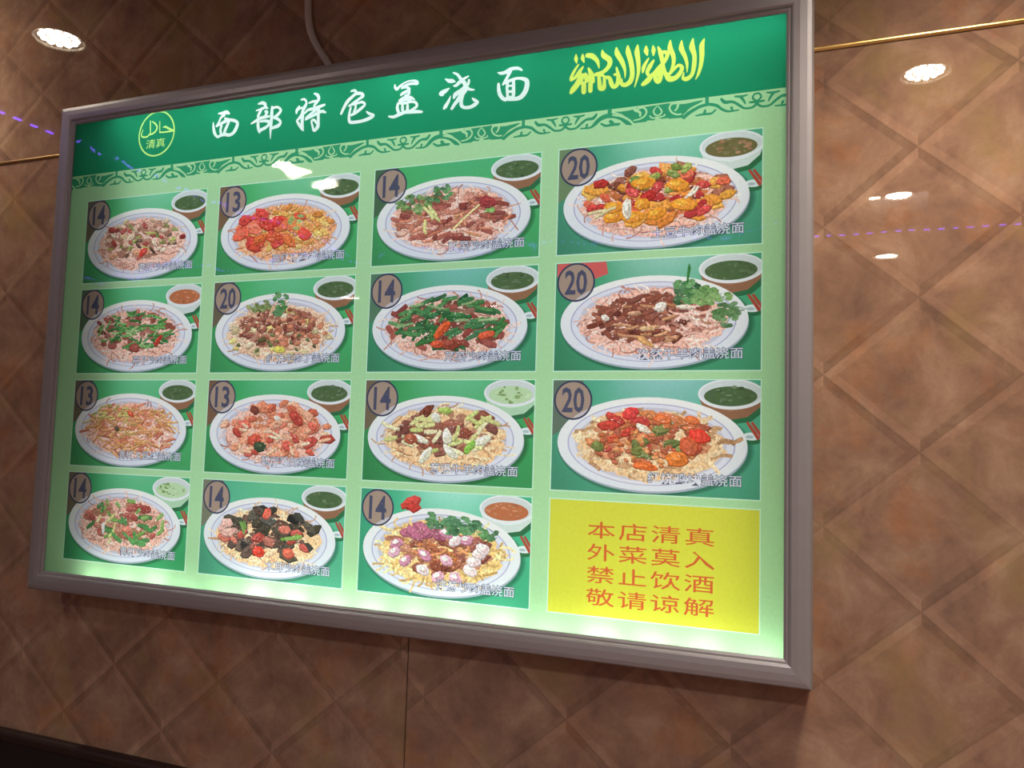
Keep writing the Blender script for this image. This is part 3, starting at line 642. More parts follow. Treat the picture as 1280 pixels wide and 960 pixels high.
# halal emblem
ecx, ecy, er = -109.35, -70.4, 6.35
GOLD = (170, 222, 120)
nn = 56
for k in range(nn):
    a0, a1 = 2 * math.pi * k / nn, 2 * math.pi * (k + 1) / nn
    A.poly([(ecx + (er + s) * math.cos(a), ecy + (er + s) * math.sin(a)) for s, a in ((0.22, a0), (0.22, a1), (-0.22, a1), (-0.22, a0))], GOLD, 'emblem')
for st in T['emblem']:
    A.brush([tuple(mm(q)) for q in st], GOLD, 'emblem', 0.72)
lettering(A, '清真', -112.9, -106.0, -68.9, -66.3, GOLD, 'emblem', 0.0)
for ci, ch in enumerate(T['title']):
    for st in ch:
        A.brush([tuple(mm(q)) for q in st], (196, 226, 232), 'title%d' % ci, 1.04)
for st in T['arab']:
    A.brush([tuple(mm(q)) for q in st], (186, 202, 92), 'arabic', 0.92)
for ci, (xa, xb) in enumerate(CX):
    for ri, (ya, yb) in enumerate(RY):
        A.rect(xa * 100 - 0.22, ya * 100 - 0.22, xb * 100 + 0.22, yb * 100 + 0.22, EDGE, 'sheet')
        A.rect(xa * 100, ya * 100, xb * 100, yb * 100, EDGE, None)
# header band is a part of its own; the pale ground another
A_all = A
sheet = A_all.build(board, [('sheet', 'printed_sheet'), ('ornament', 'ornament_border')])
hdr = Art(0, 0)
hdr.p = [A_all.p[0]] + A_all.p[1:]
header = hdr.build(board, [('header', 'header_band'), ('arabic', 'arabic_lettering'), ('emblem', 'round_emblem')] + [('title%d' % i, 'title_character') for i in range(7)])
tag(header, 'green header band with white title characters and yellow lettering')

nx, ny = (CX[3][0] + CX[3][1]) / 2, (RY[3][0] + RY[3][1]) / 2
B = Art(nx, ny)
hw, hh = (CX[3][1] - CX[3][0]) * 50, (RY[3][1] - RY[3][0]) * 50
B.rect(-hw, -hh, hw, hh, (178, 180, 62), 'ground')
RED = (176, 84, 46)
for i, line in enumerate(('本店清真', '外菜莫入', '禁止饮酒', '敬请谅解')):
    yc = (0.3115 + 0.0468 * i - ny) * 100
    for j, chx in enumerate(line):
        xc = (0.2135 + 0.0685 * j - nx) * 100
        tr, b = glyphs(chx, 0.004)
        lettering(B, chx, xc + (b[0] - 0.5) * 6.4, xc + (b[1] - 0.5) * 6.4, yc - (b[3] - 0.38) * 3.8, yc - (b[2] - 0.38) * 3.8, RED, 'words', 0.004)
notice = B.build(board, [('ground', 'notice_panel'), ('words', 'notice_text')])
tag(notice, 'yellow notice panel with four lines of red characters')

# --- dish photographs
WD, HT = 43.5, 24.0
PCX, PCY, PRX, PRY = -0.6, 1.5, 20.0, 9.85

class Dish(Art):
    def __init__(s, ci, ri, seed):
        xa, xb = CX[ci]
        ya, yb = RY[ri]
        super().__init__((xa + xb) / 2, (ya + yb) / 2)
        s.r = random.Random(seed)
        s.w, s.h = (xb - xa) * 50, (yb - ya) * 50
    def at(s, a, b):
        return PCX + a * PRX, PCY + b * PRY
    def inside(s, c, k=1.0):
        while True:
            a, b = s.r.uniform(-1, 1), s.r.uniform(-1, 1)
            if a * a + b * b <= 1:
                return s.at(c[0] + a * c[2] * k, c[1] + b * c[3] * k)
    def shade(s, c, d):
        j = d + s.r.uniform(-10, 10)
        g = (156, 146, 142)  # haze in front of the board, mixed into the food colours as grey
        return tuple(max(0, min(255, int(v * 0.84 + q * 0.16 + j))) for v, q in zip(c, g))
    def table(s, base, glow_c, bowl):
        def f(x, y):
            g = max(0.0, 1 - ((x - 3) / 15) ** 2) * max(0.0, 1 - (y + 12.2) / 13)
            v = 1 - 0.1 * max(0, (y / 12))
            e = 1 - 0.14 * max(0.0, (-x - 12) / 10)
            return [(b_ + (g_ - b_) * min(1, g)) * v * e for b_, g_ in zip(base, glow_c)]
        nx_, ny_ = 12, 8
        s.rect(-s.w, -s.h, s.w, s.h, f, 'bg')
        for i in range(nx_):
            for j in range(ny_):
                xa, ya = -s.w + 2 * s.w * i / nx_, -s.h + 2 * s.h * j / ny_
                s.rect(xa, ya, xa + 2 * s.w / nx_, ya + 2 * s.h / ny_, f, 'bg')
        # what stands behind the price badge
        if bowl.get('corner'):
            c = bowl['corner']
            s.poly([(-s.w, -s.h), (-15.2, -s.h), (-14.2, -10), (-16.5, -6), (-18.5, -3), (-20.4, -0.6), (-s.w, 0.2)], c, 'bg')
        # soft shadow of the plate
        for k in range(4):
            q = 1.045 - 0.012 * k
            s.ell(PCX + 0.5, PCY + 0.9, PRX * q, PRY * q, tuple(int(v * (0.9 - 0.07 * k)) for v in base), 'bg', 48)
    def bowl(s, kind):
        bx, by, rx, ry = 16.0, -9.1, 6.6, 2.9
        bx += s.r.uniform(-0.4, 0.4)
        body = {'clay': (128, 92, 72), 'white': (178, 190, 192), 'clear': (150, 182, 158)}[kind[0]]
        side = [(bx - rx, by), (bx - rx * 0.86, by + 2.6), (bx - rx * 0.5, by + 4.6), (bx, by + 5.2), (bx + rx * 0.5, by + 4.6), (bx + rx * 0.86, by + 2.6), (bx + rx, by)]
        s.poly([(p[0] + 0.7, p[1] + 0.9) for p in side], (44, 96, 66), 'bg')
        s.poly(side, body, 'bowl')
        s.poly([(bx - rx, by)] + [(p[0], p[1] - 1.7) for p in side[1:6]] + [(bx + rx, by)], tuple(min(255, v + 14) for v in body), 'bowl')
        s.ell(bx, by, rx, ry + 0.25, (196, 200, 208), 'bowl', 36)
        s.ell(bx, by - 0.1, rx * 0.93, ry * 0.92, (178, 186, 192), 'bowl', 36)
        s.ell(bx - 0.1, by + 0.45, rx * 0.8, ry * 0.7, kind[1], 'bowl', 36)
        for k in range(26):
            a, q = s.r.uniform(0, 6.28), math.sqrt(s.r.random())
            x, y = bx - 0.1 + rx * 0.72 * q * math.cos(a), by + 0.35 + ry * 0.64 * q * math.sin(a)
            s.ell(x, y, s.r.uniform(0.25, 0.8), s.r.uniform(0.15, 0.4), s.shade(kind[2] if k % 3 else kind[1], s.r.uniform(-14, 18)), 'bowl', 6)
    def spoon(s):
        x, y = 20.2, -0.6
        s.ell(x - 0.2, y + 0.9, 2.1, 0.75, (44, 96, 66), 'bg', 12)
        s.ell(x, y, 1.9, 0.8, (190, 202, 208), 'rest', 14)
        s.ell(x - 0.4, y + 0.1, 0.8, 0.35, (150, 166, 176), 'rest', 10)
        for o in (0.0, 0.9):
            s.stroke([(x - 0.9 + o, y - 2.9, 0.5), (x + 1.4 + o, y + 0.5, 0.75)], (150, 66, 56), 'rest', False)
    def plate(s):
        s.ell(PCX + 0.12, PCY + 0.42, PRX, PRY, (140, 150, 168), 'plate', 64)
        s.ell(PCX, PCY, PRX, PRY, lambda x, y: (196 - 8 * (y - PCY) / PRY, 200 - 6 * (y - PCY) / PRY, 216), 'plate', 64)
        s.ell(PCX, PCY + 0.05, PRX * 0.885, PRY * 0.875, (150, 152, 184), 'plate', 56)
        s.ell(PCX, PCY + 0.07, PRX * 0.87, PRY * 0.855, (190, 193, 211), 'plate', 56)
        s.ell(PCX, PCY + 0.1, PRX * 0.8, PRY * 0.79, (172, 172, 190), 'plate', 56)
    def noodles(s, light, mid, dark, n=150, wd=0.42, ext=(0, 0.02, 0.78, 0.74), bed=True):
        # ragged bed
        pts = []
        for k in range(60):
            a = 2 * math.pi * k / 60
            q = 1 + s.r.uniform(-0.07, 0.05)
            pts.append(s.at(ext[0] + ext[2] * q * math.cos(a), ext[1] + ext[3] * q * math.sin(a)))
        if bed:
            s.poly(pts, mid, 'noodles')
        for k in range(n):
            x, y = s.inside(ext, 1.0)
            a = s.r.uniform(0, 6.28)
            cv = s.r.uniform(-0.55, 0.55)
            ln = s.r.uniform(0.55, 1.0)
            c = (dark, light, mid, light, dark, light)[k % 6]
            c = s.shade(c, s.r.uniform(-8, 8))
            st = []
            for j in range(6):
                st.append((x, y, wd * s.r.uniform(0.8, 1.15)))
                x += math.cos(a) * ln
                y += math.sin(a) * ln * 0.62
                a += cv + s.r.uniform(-0.2, 0.2)
            s.stroke(st, c, 'noodles', False)
    def chunks(s, reg, n, size, cols, el=1.4, t='topping', hi=True):
        for k in range(n):
            x, y = s.inside(reg, 1.22)
            c = s.shade(s.r.choice(cols), s.r.uniform(-12, 12))
            sz = size * s.r.uniform(0.7, 1.25)
            rot = s.r.uniform(-0.7, 0.7)
            m = s.r.choice((5, 6, 7))
            sh = [s.r.uniform(0.75, 1.15) for _ in range(m)]
            def P(k2, q, dx=0, dy=0):
                a = 2 * math.pi * k2 / m
                px, py = el * sz * q * sh[k2] * math.cos(a), sz * 0.72 * q * sh[k2] * math.sin(a)
                return (x + dx + px * math.cos(rot) - py * math.sin(rot), y + dy + px * math.sin(rot) + py * math.cos(rot))
            s.poly([P(i, 1.06, 0.1, 0.28) for i in range(m)], tuple(int(v * 0.74) for v in c), t)
            s.poly([P(i, 1.0) for i in range(m)], c, t)
            if hi:
                ox = -0.25 * sz * s.r.random()
                s.poly([P(i, s.r.uniform(0.25, 0.6), ox, -0.22 * sz) for i in range(m)], tuple(min(255, int(v * 1.07 + 6)) for v in c), t)
                for z in range(3):
                    ox, oy = sz * s.r.uniform(-0.5, 0.5), sz * s.r.uniform(-0.1, 0.35)
                    s.poly([P(i, s.r.uniform(0.1, 0.32), ox, oy) for i in range(m)], s.shade(c, -22), t)
    def sauce(s, c, reg=(0, -0.1, 0.62, 0.5), n=60):
        for k in range(n):
            x, y = s.inside(reg)
            q = s.shade(c, s.r.uniform(-16, 16))
            rx, ry, a0 = s.r.uniform(1.0, 2.2), s.r.uniform(0.5, 1.1), s.r.uniform(0, 6)
            s.poly([(x + rx * u * math.cos(a0 + i * 0.785), y + ry * u * math.sin(a0 + i * 0.785)) for i, u in enumerate([s.r.uniform(0.6, 1.2) for _ in range(8)])], q, 'topping')
    def specks(s, reg=(0, -0.1, 0.65, 0.55), n=70, cols=((222, 200, 186), (206, 176, 150), (236, 222, 210))):
        for k in range(n):
            x, y = s.inside(reg)
            a = s.r.uniform(0, 3.1)
            l = s.r.uniform(0.15, 0.55)
            s.stroke([(x, y, 0.16), (x + l * math.cos(a), y + l * 0.6 * math.sin(a), 0.12)], s.r.choice(cols), 'topping', False)
    def strips(s, reg, n, ln, wd, cols, ang=0.0, spread=1.2, t='topping', curve=0.25):
        for k in range(n):
            x, y = s.inside(reg, 1.22)
            a = ang + s.r.uniform(-spread, spread)
            c = s.shade(s.r.choice(cols), s.r.uniform(-12, 12))
            l = ln * s.r.uniform(0.6, 1.2)
            cv = s.r.uniform(-curve, curve)
            st, X, Y = [], x - math.cos(a) * l / 2, y - math.sin(a) * l * 0.31
            for j in range(4):
                st.append((X, Y, wd * (0.7 if j in (0, 3) else 1.0) * s.r.uniform(0.85, 1.1)))
                X += math.cos(a) * l / 3
                Y += math.sin(a) * l / 3 * 0.62
                a += cv
            s.stroke([(p[0] + 0.08, p[1] + 0.2, p[2]) for p in st], tuple(int(v * 0.72) for v in c), t, False)
            s.stroke(st, c, t, False)
    def leaves(s, reg, n, size, cols=((46, 108, 58), (62, 128, 66), (34, 84, 48))):
        for k in range(n):
            x, y = s.inside(reg)
            c = s.shade(s.r.choice(cols), s.r.uniform(-10, 10))
            a0 = s.r.uniform(0, 6.28)
            for j in range(3):
                a = a0 + (j - 1) * 0.9
                s.ell(x + 0.55 * size * math.cos(a), y + 0.45 * size * math.sin(a), 0.55 * size, 0.34 * size, s.shade(c, 6 * j - 6), 'topping', 7, a)
            s.stroke([(x, y, 0.16), (x - size * 1.2 * math.cos(a0), y - size * 0.8 * math.sin(a0), 0.12)], c, 'topping', False)
    def one(s, a, b, rx, ry, rot, col, hi=None):
        x, y = s.at(a, b)
        rag = [s.r.uniform(0.82, 1.1) for _ in range(14)]
        def P(q, dx=0, dy=0):
            out = []
            for k in range(14):
                u, v = rx * q * rag[k] * math.cos(k * math.pi / 7), ry * q * rag[k] * math.sin(k * math.pi / 7)
                out.append((x + dx + u * math.cos(rot) - v * math.sin(rot), y + dy + u * math.sin(rot) + v * math.cos(rot)))
            return out
        s.poly(P(1.05, 0.1, 0.25), tuple(int(v * 0.74) for v in col), 'topping')
        s.poly(P(1.0), col, 'topping')
        s.poly(P(0.72, 0.12 * rx, 0.16 * ry), s.shade(col, -14), 'topping')
        s.poly(P(0.5, -0.2 * rx, -0.2 * ry), hi or tuple(min(255, v + 12) for v in col), 'topping')
    def badge(s, price):
        bx, by, r = -s.w + 4.6, -s.h + 4.35, 4.35
        s.ell(bx, by, r, r, (50, 56, 82), 'badge', 44)
        def f(x, y):
            on = ((x - PCX) / PRX) ** 2 + ((y - PCY) / PRY) ** 2 < 1
            return (166, 158, 164) if on else (142, 124, 114)
        s.ell(bx, by, r - 0.4, r - 0.4, (142, 124, 114), 'badge', 44)
        # the part of the disc that lies over the plate looks paler through it
        n = 60
        pts = []
        for k in range(n + 1):
            a = 2 * math.pi * k / n
            x, y = bx + (r - 0.4) * math.cos(a), by + (r - 0.4) * math.sin(a)
            if ((x - PCX) / PRX) ** 2 + ((y - PCY) / PRY) ** 2 < 1:
                pts.append((x, y, a))
        if len(pts) > 3:
            pts.sort(key=lambda p: (p[2] - 5.2) % 6.2832)
            arc = []
            x0, x1 = pts[0][0], pts[-1][0]
            y0, y1 = pts[0][1], pts[-1][1]
            for k in range(1, 6):
                arc.append((x1 + (x0 - x1) * k / 6 - 0.12, y1 + (y0 - y1) * k / 6 - 0.12))
            s.poly([(p[0], p[1]) for p in pts] + arc, (168, 162, 170), 'badge')
        hw_ = 2.55 if price == '20' else 2.35
        lettering(s, price, bx - hw_, bx + hw_, by - 2.8, by + 2.8, (66, 69, 92), 'digits', 0.022)
    def caption(s, text, dy=0.0):
        n = len(text)
        x1 = s.w - 3.5
        x0 = x1 - 2.72 * n
        yc = 8.45 + dy
        lettering(s, text, x0, x1, yc - 1.15, yc + 1.15, (74, 80, 104), 'caption', 0.045, ref=0.0)
        lettering(s, text, x0, x1, yc - 1.15, yc + 1.15, (186, 190, 206), 'caption', 0.0, ref=0.0)
    def finish(s, label):
        p = s.build(board, [('bg', 'dish_photo'), ('plate', 'plate'), ('noodles', 'noodles'), ('topping', 'topping'), ('bowl', 'soup_bowl'),
                            ('rest', 'chopstick_rest'), ('badge', 'price_badge'), ('digits', 'price_digits'), ('caption', 'caption')])
        return tag(p, label)

GREEN = (68, 154, 98)
TEAL = (78, 158, 128)
MIST = (92, 168, 130)
HAZE = (132, 184, 170)
CLAY = ('clay', (70, 92, 62), (58, 82, 54))
BROTH = ('white', (160, 96, 66), (168, 104, 72))
CLEAR = ('clear', (160, 186, 152), (108, 142, 84))
PINK = ((226, 194, 188), (206, 164, 152), (170, 116, 104))
CREAM = ((226, 200, 164), (208, 172, 132), (176, 130, 92))
BROWN = [(112, 58, 48), (126, 66, 52), (98, 48, 42)]
MEAT = [(140, 66, 58), (122, 54, 50), (158, 82, 70)]
CHIVE = [(62, 122, 62), (46, 104, 56), (84, 140, 70)]

def start(ci, ri, base=GREEN, glow_c=MIST, bowl=CLAY, corner=(92, 84, 72), nood=PINK, n=240, wd=0.34, sauce=None):
    d = Dish(ci, ri, 100 * ci + ri + 5)
    d.table(base, glow_c, {'corner': corner})
    d.bowl(bowl)
    d.spoon()
    d.plate()
    d.noodles(*nood, n=n, wd=wd)
    if sauce:
        d.sauce(sauce)
    return d

# column one
d = start(0, 0, sauce=(150, 104, 88), glow_c=(110, 178, 150))
d.strips((0, -0.1, 0.55, 0.42), 16, 3.0, 0.8, [(92, 84, 54), (112, 124, 62), (86, 64, 54)])
d.chunks((0.02, -0.18, 0.6, 0.45), 24, 0.95, [(206, 186, 164), (214, 178, 158), (196, 172, 130)])
d.chunks((0, -0.1, 0.62, 0.5), 13, 0.85, [(168, 66, 62), (150, 58, 56), (190, 92, 78)])
d.strips((0, 0.0, 0.55, 0.3), 8, 3.2, 0.55, [(140, 160, 78), (168, 172, 92)])
d.chunks((-0.2, 0.28, 0.3, 0.1), 3, 1.2, [(208, 150, 118)])
d.one(0.05, 0.26, 1.7, 0.9, -0.5, (190, 62, 54))
d.specks(); d.badge('14'); d.caption('蘑菇炒肉盖浇面')
d.finish('photo of noodles with mushrooms and red meat, top left of the grid')

d = start(0, 1, sauce=(128, 72, 62), bowl=BROTH, corner=(74, 96, 76))
d.strips((-0.02, -0.1, 0.62, 0.5), 26, 3.0, 1.0, MEAT)
d.strips((0.0, -0.15, 0.55, 0.45), 70, 4.2, 0.55, [(62, 132, 64), (48, 112, 56), (92, 156, 80)], -0.2, 0.9)
d.strips((0.1, 0.0, 0.5, 0.3), 8, 4.0, 0.4, [(150, 186, 128)], -0.3, 0.8)
d.one(0.0, 0.34, 2.0, 1.2, 0.1, (136, 66, 58)); d.one(0.42, 0.16, 2.0, 0.7, -0.9, (172, 56, 50))
d.specks(); d.badge('14'); d.caption('蒜苔炒肉盖浇面')
d.finish('photo of noodles under green garlic shoots beside a bowl of brown broth')

d = start(0, 2, sauce=(186, 112, 84))
d.strips((0, 0, 0.72, 0.62), 40, 4.0, 0.5, [(198, 112, 82), (178, 92, 74)], 0, 1.5)
d.strips((0, 0.02, 0.68, 0.55), 95, 5.4, 0.36, [(212, 152, 92), (220, 164, 104), (200, 132, 84), (206, 168, 110)], -0.1, 1.0)
d.strips((-0.35, -0.45, 0.35, 0.2), 22, 3.0, 0.5, [(196, 184, 112), (176, 170, 92)], -0.4, 0.9)
d.one(0.02, -0.44, 1.3, 0.7, 0.3, (196, 84, 60)); d.one(-0.22, -0.02, 0.9, 0.7, 0.2, (78, 76, 60))
d.specks(); d.badge('13'); d.caption('青椒土豆丝盖浇面')
d.finish('photo of noodles covered in orange potato shreds, third in the left column')

d = start(0, 3, sauce=(158, 104, 84), bowl=CLEAR, base=(58, 146, 96))
d.chunks((0, -0.12, 0.6, 0.45), 18, 1.2, [(160, 70, 62), (180, 98, 84), (146, 60, 56)])
d.strips((0, -0.1, 0.6, 0.5), 30, 4.0, 0.95, [(66, 132, 68), (54, 112, 58), (110, 154, 76)], -0.4, 1.4)
d.strips((-0.3, 0.15, 0.2, 0.3), 5, 5.0, 0.7, [(186, 192, 106), (206, 206, 140)], -1.2, 0.4)
d.one(-0.35, 0.12, 0.6, 1.6, 0.0, (222, 214, 226)); d.one(0.08, 0.1, 1.7, 0.8, 0, (204, 124, 108))
d.strips((0.05, 0.35, 0.3, 0.12), 4, 4.6, 1.3, [(70, 138, 72)], 0.9, 0.5)
d.specks(); d.badge('14'); d.caption('青椒炒肉盖浇面')
d.finish('photo of noodles with green pepper and meat, bottom left of the grid')

# column two
d = start(1, 0, sauce=(210, 140, 80), glow_c=(104, 174, 140), corner=(104, 84, 66), nood=((222, 186, 160), (206, 150, 112), (178, 112, 84)))
d.chunks((0.08, -0.1, 0.54, 0.46), 110, 0.95, [(214, 150, 70), (220, 168, 84), (206, 132, 66), (226, 184, 112)])
d.chunks((-0.34, -0.12, 0.34, 0.4), 20, 1.9, [(204, 62, 52), (190, 52, 48), (214, 84, 62)])
d.chunks((0.0, 0.1, 0.3, 0.3), 8, 1.6, [(206, 84, 52), (212, 108, 60)])
d.one(0.33, 0.1, 2.2, 1.5, 0.3, (206, 74, 62)); d.one(0.25, -0.38, 2.0, 0.9, 0.3, (208, 72, 60)); d.one(-0.12, -0.3, 2.0, 1.3, 0.0, (204, 62, 54))
d.leaves((0.2, -0.25, 0.1, 0.18), 6, 1.1, ((136, 160, 84), (112, 146, 72)))
d.specks(); d.badge('13'); d.caption('西红柿鸡蛋盖浇面')
d.finish('photo of noodles with red tomato and yellow egg')

d = start(1, 1, sauce=(150, 96, 78), nood=((218, 198, 176), (202, 168, 146), (172, 132, 104)))
d.chunks((0, 0.1, 0.72, 0.55), 24, 1.0, [(206, 190, 112), (196, 180, 140), (214, 196, 170)])
d.chunks((-0.02, -0.15, 0.5, 0.42), 120, 0.62, [(128, 66, 54), (112, 54, 46), (150, 86, 70), (176, 112, 92)], hi=False)
d.chunks((0.3, 0.05, 0.35, 0.35), 30, 0.7, [(186, 112, 84), (200, 134, 104)], hi=False)
d.chunks((-0.1, 0.3, 0.6, 0.2), 12, 0.6, [(70, 72, 46), (92, 100, 58)])
d.one(0.03, 0.46, 1.9, 0.8, 0.1, (196, 188, 88)); d.one(-0.25, 0.2, 1.5, 0.6, -0.2, (84, 78, 52))
d.leaves((-0.02, -0.72, 0.14, 0.25), 14, 1.3); d.leaves((-0.3, -0.62, 0.18, 0.16), 10, 1.2, ((112, 132, 62), (92, 120, 60)))
d.specks(); d.badge('20'); d.caption('红烧牛肉丁盖浇面')
d.finish('photo of noodles with brown minced beef and a green sprig')

d = start(1, 2, sauce=(204, 132, 102), corner=(104, 80, 66), base=(60, 148, 92))
d.chunks((0.0, -0.12, 0.68, 0.55), 70, 1.35, [(206, 122, 92), (214, 142, 112), (196, 98, 76), (224, 168, 142)])
d.chunks((0.1, 0.05, 0.6, 0.5), 14, 1.5, [(190, 74, 62), (202, 84, 68), (176, 64, 56)])
d.strips((0.1, 0.1, 0.6, 0.45), 18, 3.4, 0.7, [(226, 190, 164), (218, 168, 136)], 0.4, 1.2)
d.one(-0.19, 0.34, 1.9, 1.35, 0.1, (54, 72, 52)); d.one(-0.3, -0.6, 1.5, 1.0, 0.3, (112, 58, 50)); d.one(0.06, -0.4, 1.1, 0.6, 0.2, (224, 206, 198))
d.specks(); d.badge('13'); d.caption('醋熘莲白菜盖浇面')
d.finish('photo of noodles with orange cabbage and one dark green leaf')

d = start(1, 3, sauce=(92, 66, 58), base=TEAL, corner=(104, 108, 92), nood=((226, 208, 178), (208, 176, 138), (186, 140, 108)))
d.chunks((0.0, -0.12, 0.6, 0.5), 34, 1.8, [(48, 50, 46), (38, 40, 40), (62, 60, 50), (70, 54, 48)])
d.chunks((-0.05, 0.1, 0.6, 0.45), 12, 1.3, [(176, 70, 62), (204, 112, 96), (160, 92, 80)])
d.one(-0.12, 0.36, 2.0, 1.2, 0, (206, 66, 52)); d.one(0.32, 0.34, 1.8, 1.2, 0.2, (190, 92, 74)); d.one(-0.02, -0.6, 1.6, 1.2, -0.9, (206, 92, 76))
d.strips((0.35, -0.02, 0.06, 0.04), 3, 5.0, 0.8, [(112, 158, 72)], -0.25, 0.2); d.strips((-0.4, -0.25, 0.04, 0.1), 2, 4.5, 0.9, [(108, 150, 76)], 1.2, 0.2)
d.chunks((-0.58, -0.2, 0.12, 0.14), 4, 1.5, [(206, 158, 150)])
d.specks(); d.badge('14'); d.caption('木耳炒肉盖浇面')
d.finish('photo of noodles with black wood ear fungus')

# column three
d = start(2, 0, sauce=(168, 106, 92), glow_c=(72, 156, 110), corner=(64, 92, 70))
d.strips((0, -0.05, 0.62, 0.5), 60, 4.4, 0.95, MEAT + [(168, 100, 84)], -0.2, 0.9)
d.strips((0.1, 0.0, 0.6, 0.5), 20, 4.0, 0.5, [(196, 118, 92), (206, 142, 104)], 0, 1.3)
d.leaves((-0.48, -0.42, 0.24, 0.2), 22, 1.25, ((92, 136, 66), (74, 120, 62), (58, 104, 58))); d.leaves((-0.15, -0.62, 0.14, 0.2), 10, 1.2)
d.strips((-0.24, -0.25, 0.06, 0.14), 3, 5.2, 0.8, [(222, 216, 178), (198, 204, 138)], 1.1, 0.3)
d.strips((-0.33, 0.22, 0.02, 0.1), 2, 5.2, 0.8, [(204, 204, 132)], 1.6, 0.15)
d.stroke([d.at(0.03, 0.3) + (0.35,), d.at(0.16, 0.05) + (0.5,), d.at(0.36, -0.26) + (0.4,)], (206, 202, 150), 'topping')
d.leaves((0.49, -0.12, 0.04, 0.12), 4, 1.3, ((104, 164, 72), (86, 150, 66)))
d.chunks((0.4, -0.38, 0.08, 0.1), 3, 1.3, [(150, 52, 56)])
d.specks(); d.badge('14'); d.caption('酸菜炒肉盖浇面')
d.finish('photo of noodles with brown meat strips, coriander and bean sprouts')

d = start(2, 1, sauce=(110, 70, 56), base=(66, 142, 108), glow_c=(108, 170, 164), corner=(76, 108, 88))
d.strips((0, -0.08, 0.68, 0.55), 44, 4.0, 1.3, [(128, 56, 50), (146, 70, 60), (112, 46, 44)])
d.strips((0.0, -0.1, 0.6, 0.5), 80, 4.8, 0.85, [(44, 104, 58), (34, 86, 50), (60, 122, 66)], -0.4, 0.9)
d.strips((0.0, -0.3, 0.6, 0.3), 6, 5.0, 0.5, [(128, 160, 110)], -0.2, 0.8)
d.one(-0.06, 0.05, 2.9, 0.95, -0.75, (204, 88, 52)); d.one(0.5, 0.2, 2.4, 0.8, -0.2, (196, 82, 56)); d.one(0.05, 0.4, 3.0, 1.2, 0.0, (138, 66, 54)); d.one(-0.12, 0.4, 1.6, 0.8, 0.0, (190, 82, 58))
d.specks(); d.badge('14'); d.caption('芹菜炒肉盖浇面')
d.finish('photo of noodles with dark green bean strips, meat and carrot')

d = start(2, 2, sauce=(150, 100, 78), bowl=CLEAR, base=(58, 140, 86), corner=(100, 88, 74), nood=CREAM)
d.chunks((0, -0.15, 0.62, 0.42), 26, 1.7, BROWN + [(140, 72, 58)])
d.strips((0.0, -0.15, 0.62, 0.42), 24, 5.2, 0.95, [(196, 198, 132), (214, 210, 172), (178, 188, 112)], -0.3, 1.0)
for a, b, rx, ry, ro in ((0.05, -0.06, 1.2, 1.8, -0.2), (0.5, 0.02, 2.4, 0.9, -0.4), (0.1, 0.3, 2.6, 0.9, 0.6), (-0.22, 0.4, 2.4, 0.9, -0.9), (-0.1, -0.5, 1.3, 1.0, 0.6), (-0.3, 0.02, 2.4, 0.7, 0.3)):
    d.one(a, b, rx, ry, ro, (214, 214, 196), (226, 226, 218))
d.one(0.34, 0.18, 1.8, 0.8, -0.8, (124, 176, 74)); d.one(-0.42, 0.02, 1.8, 1.2, 0, (158, 84, 62)); d.one(0.02, -0.66, 1.9, 0.7, 0, (156, 180, 92))
d.specks(); d.badge('14'); d.caption('葱爆牛羊肉盖浇面')
d.finish('photo of noodles with white scallion pieces and brown meat')

d = start(2, 3, sauce=(158, 98, 76), base=(64, 156, 122), glow_c=(140, 198, 184), bowl=BROTH, corner=None, nood=((224, 204, 150), (206, 176, 118), (180, 142, 84)), wd=0.5)
d.chunks((-0.33, -1.06, 0.12, 0.08), 5, 1.6, [(186, 52, 48), (200, 66, 56)], t='bg')
d.chunks((0, -0.02, 0.5, 0.38), 26, 1.5, [(138, 74, 56), (156, 86, 62), (120, 60, 50)])
d.strips((0.05, -0.05, 0.4, 0.25), 14, 3.2, 0.6, [(206, 140, 86), (196, 120, 76)])
d.chunks((-0.22, -0.42, 0.2, 0.12), 10, 1.5, [(160, 82, 112), (146, 70, 100), (186, 116, 140)])
for a, b in ((-0.55, -0.14), (-0.58, 0.08), (-0.43, 0.26), (-0.18, 0.08), (-0.2, 0.42), (0.0, 0.55), (0.22, 0.54), (0.4, 0.35), (0.44, 0.14), (0.5, -0.05), (0.34, -0.34), (0.2, -0.3), (0.08, -0.46), (0.1, 0.16), (0.55, -0.16)):
    d.one(a, b, 1.75, 1.1, d.r.uniform(-0.5, 0.6), d.r.choice([(206, 160, 184), (222, 200, 208), (190, 128, 158)]), (228, 212, 220))
d.leaves((0.22, -0.62, 0.3, 0.16), 34, 1.5, ((46, 112, 66), (36, 92, 56), (62, 128, 72))); d.leaves((-0.08, -0.72, 0.1, 0.12), 8, 1.3); d.leaves((0.62, -0.46, 0.12, 0.1), 8, 1.2)
d.specks(); d.badge('14'); d.caption('洋葱炒肉盖浇面', 0.4)
d.finish('photo of noodles with purple onion pieces beside a bowl of orange soup')

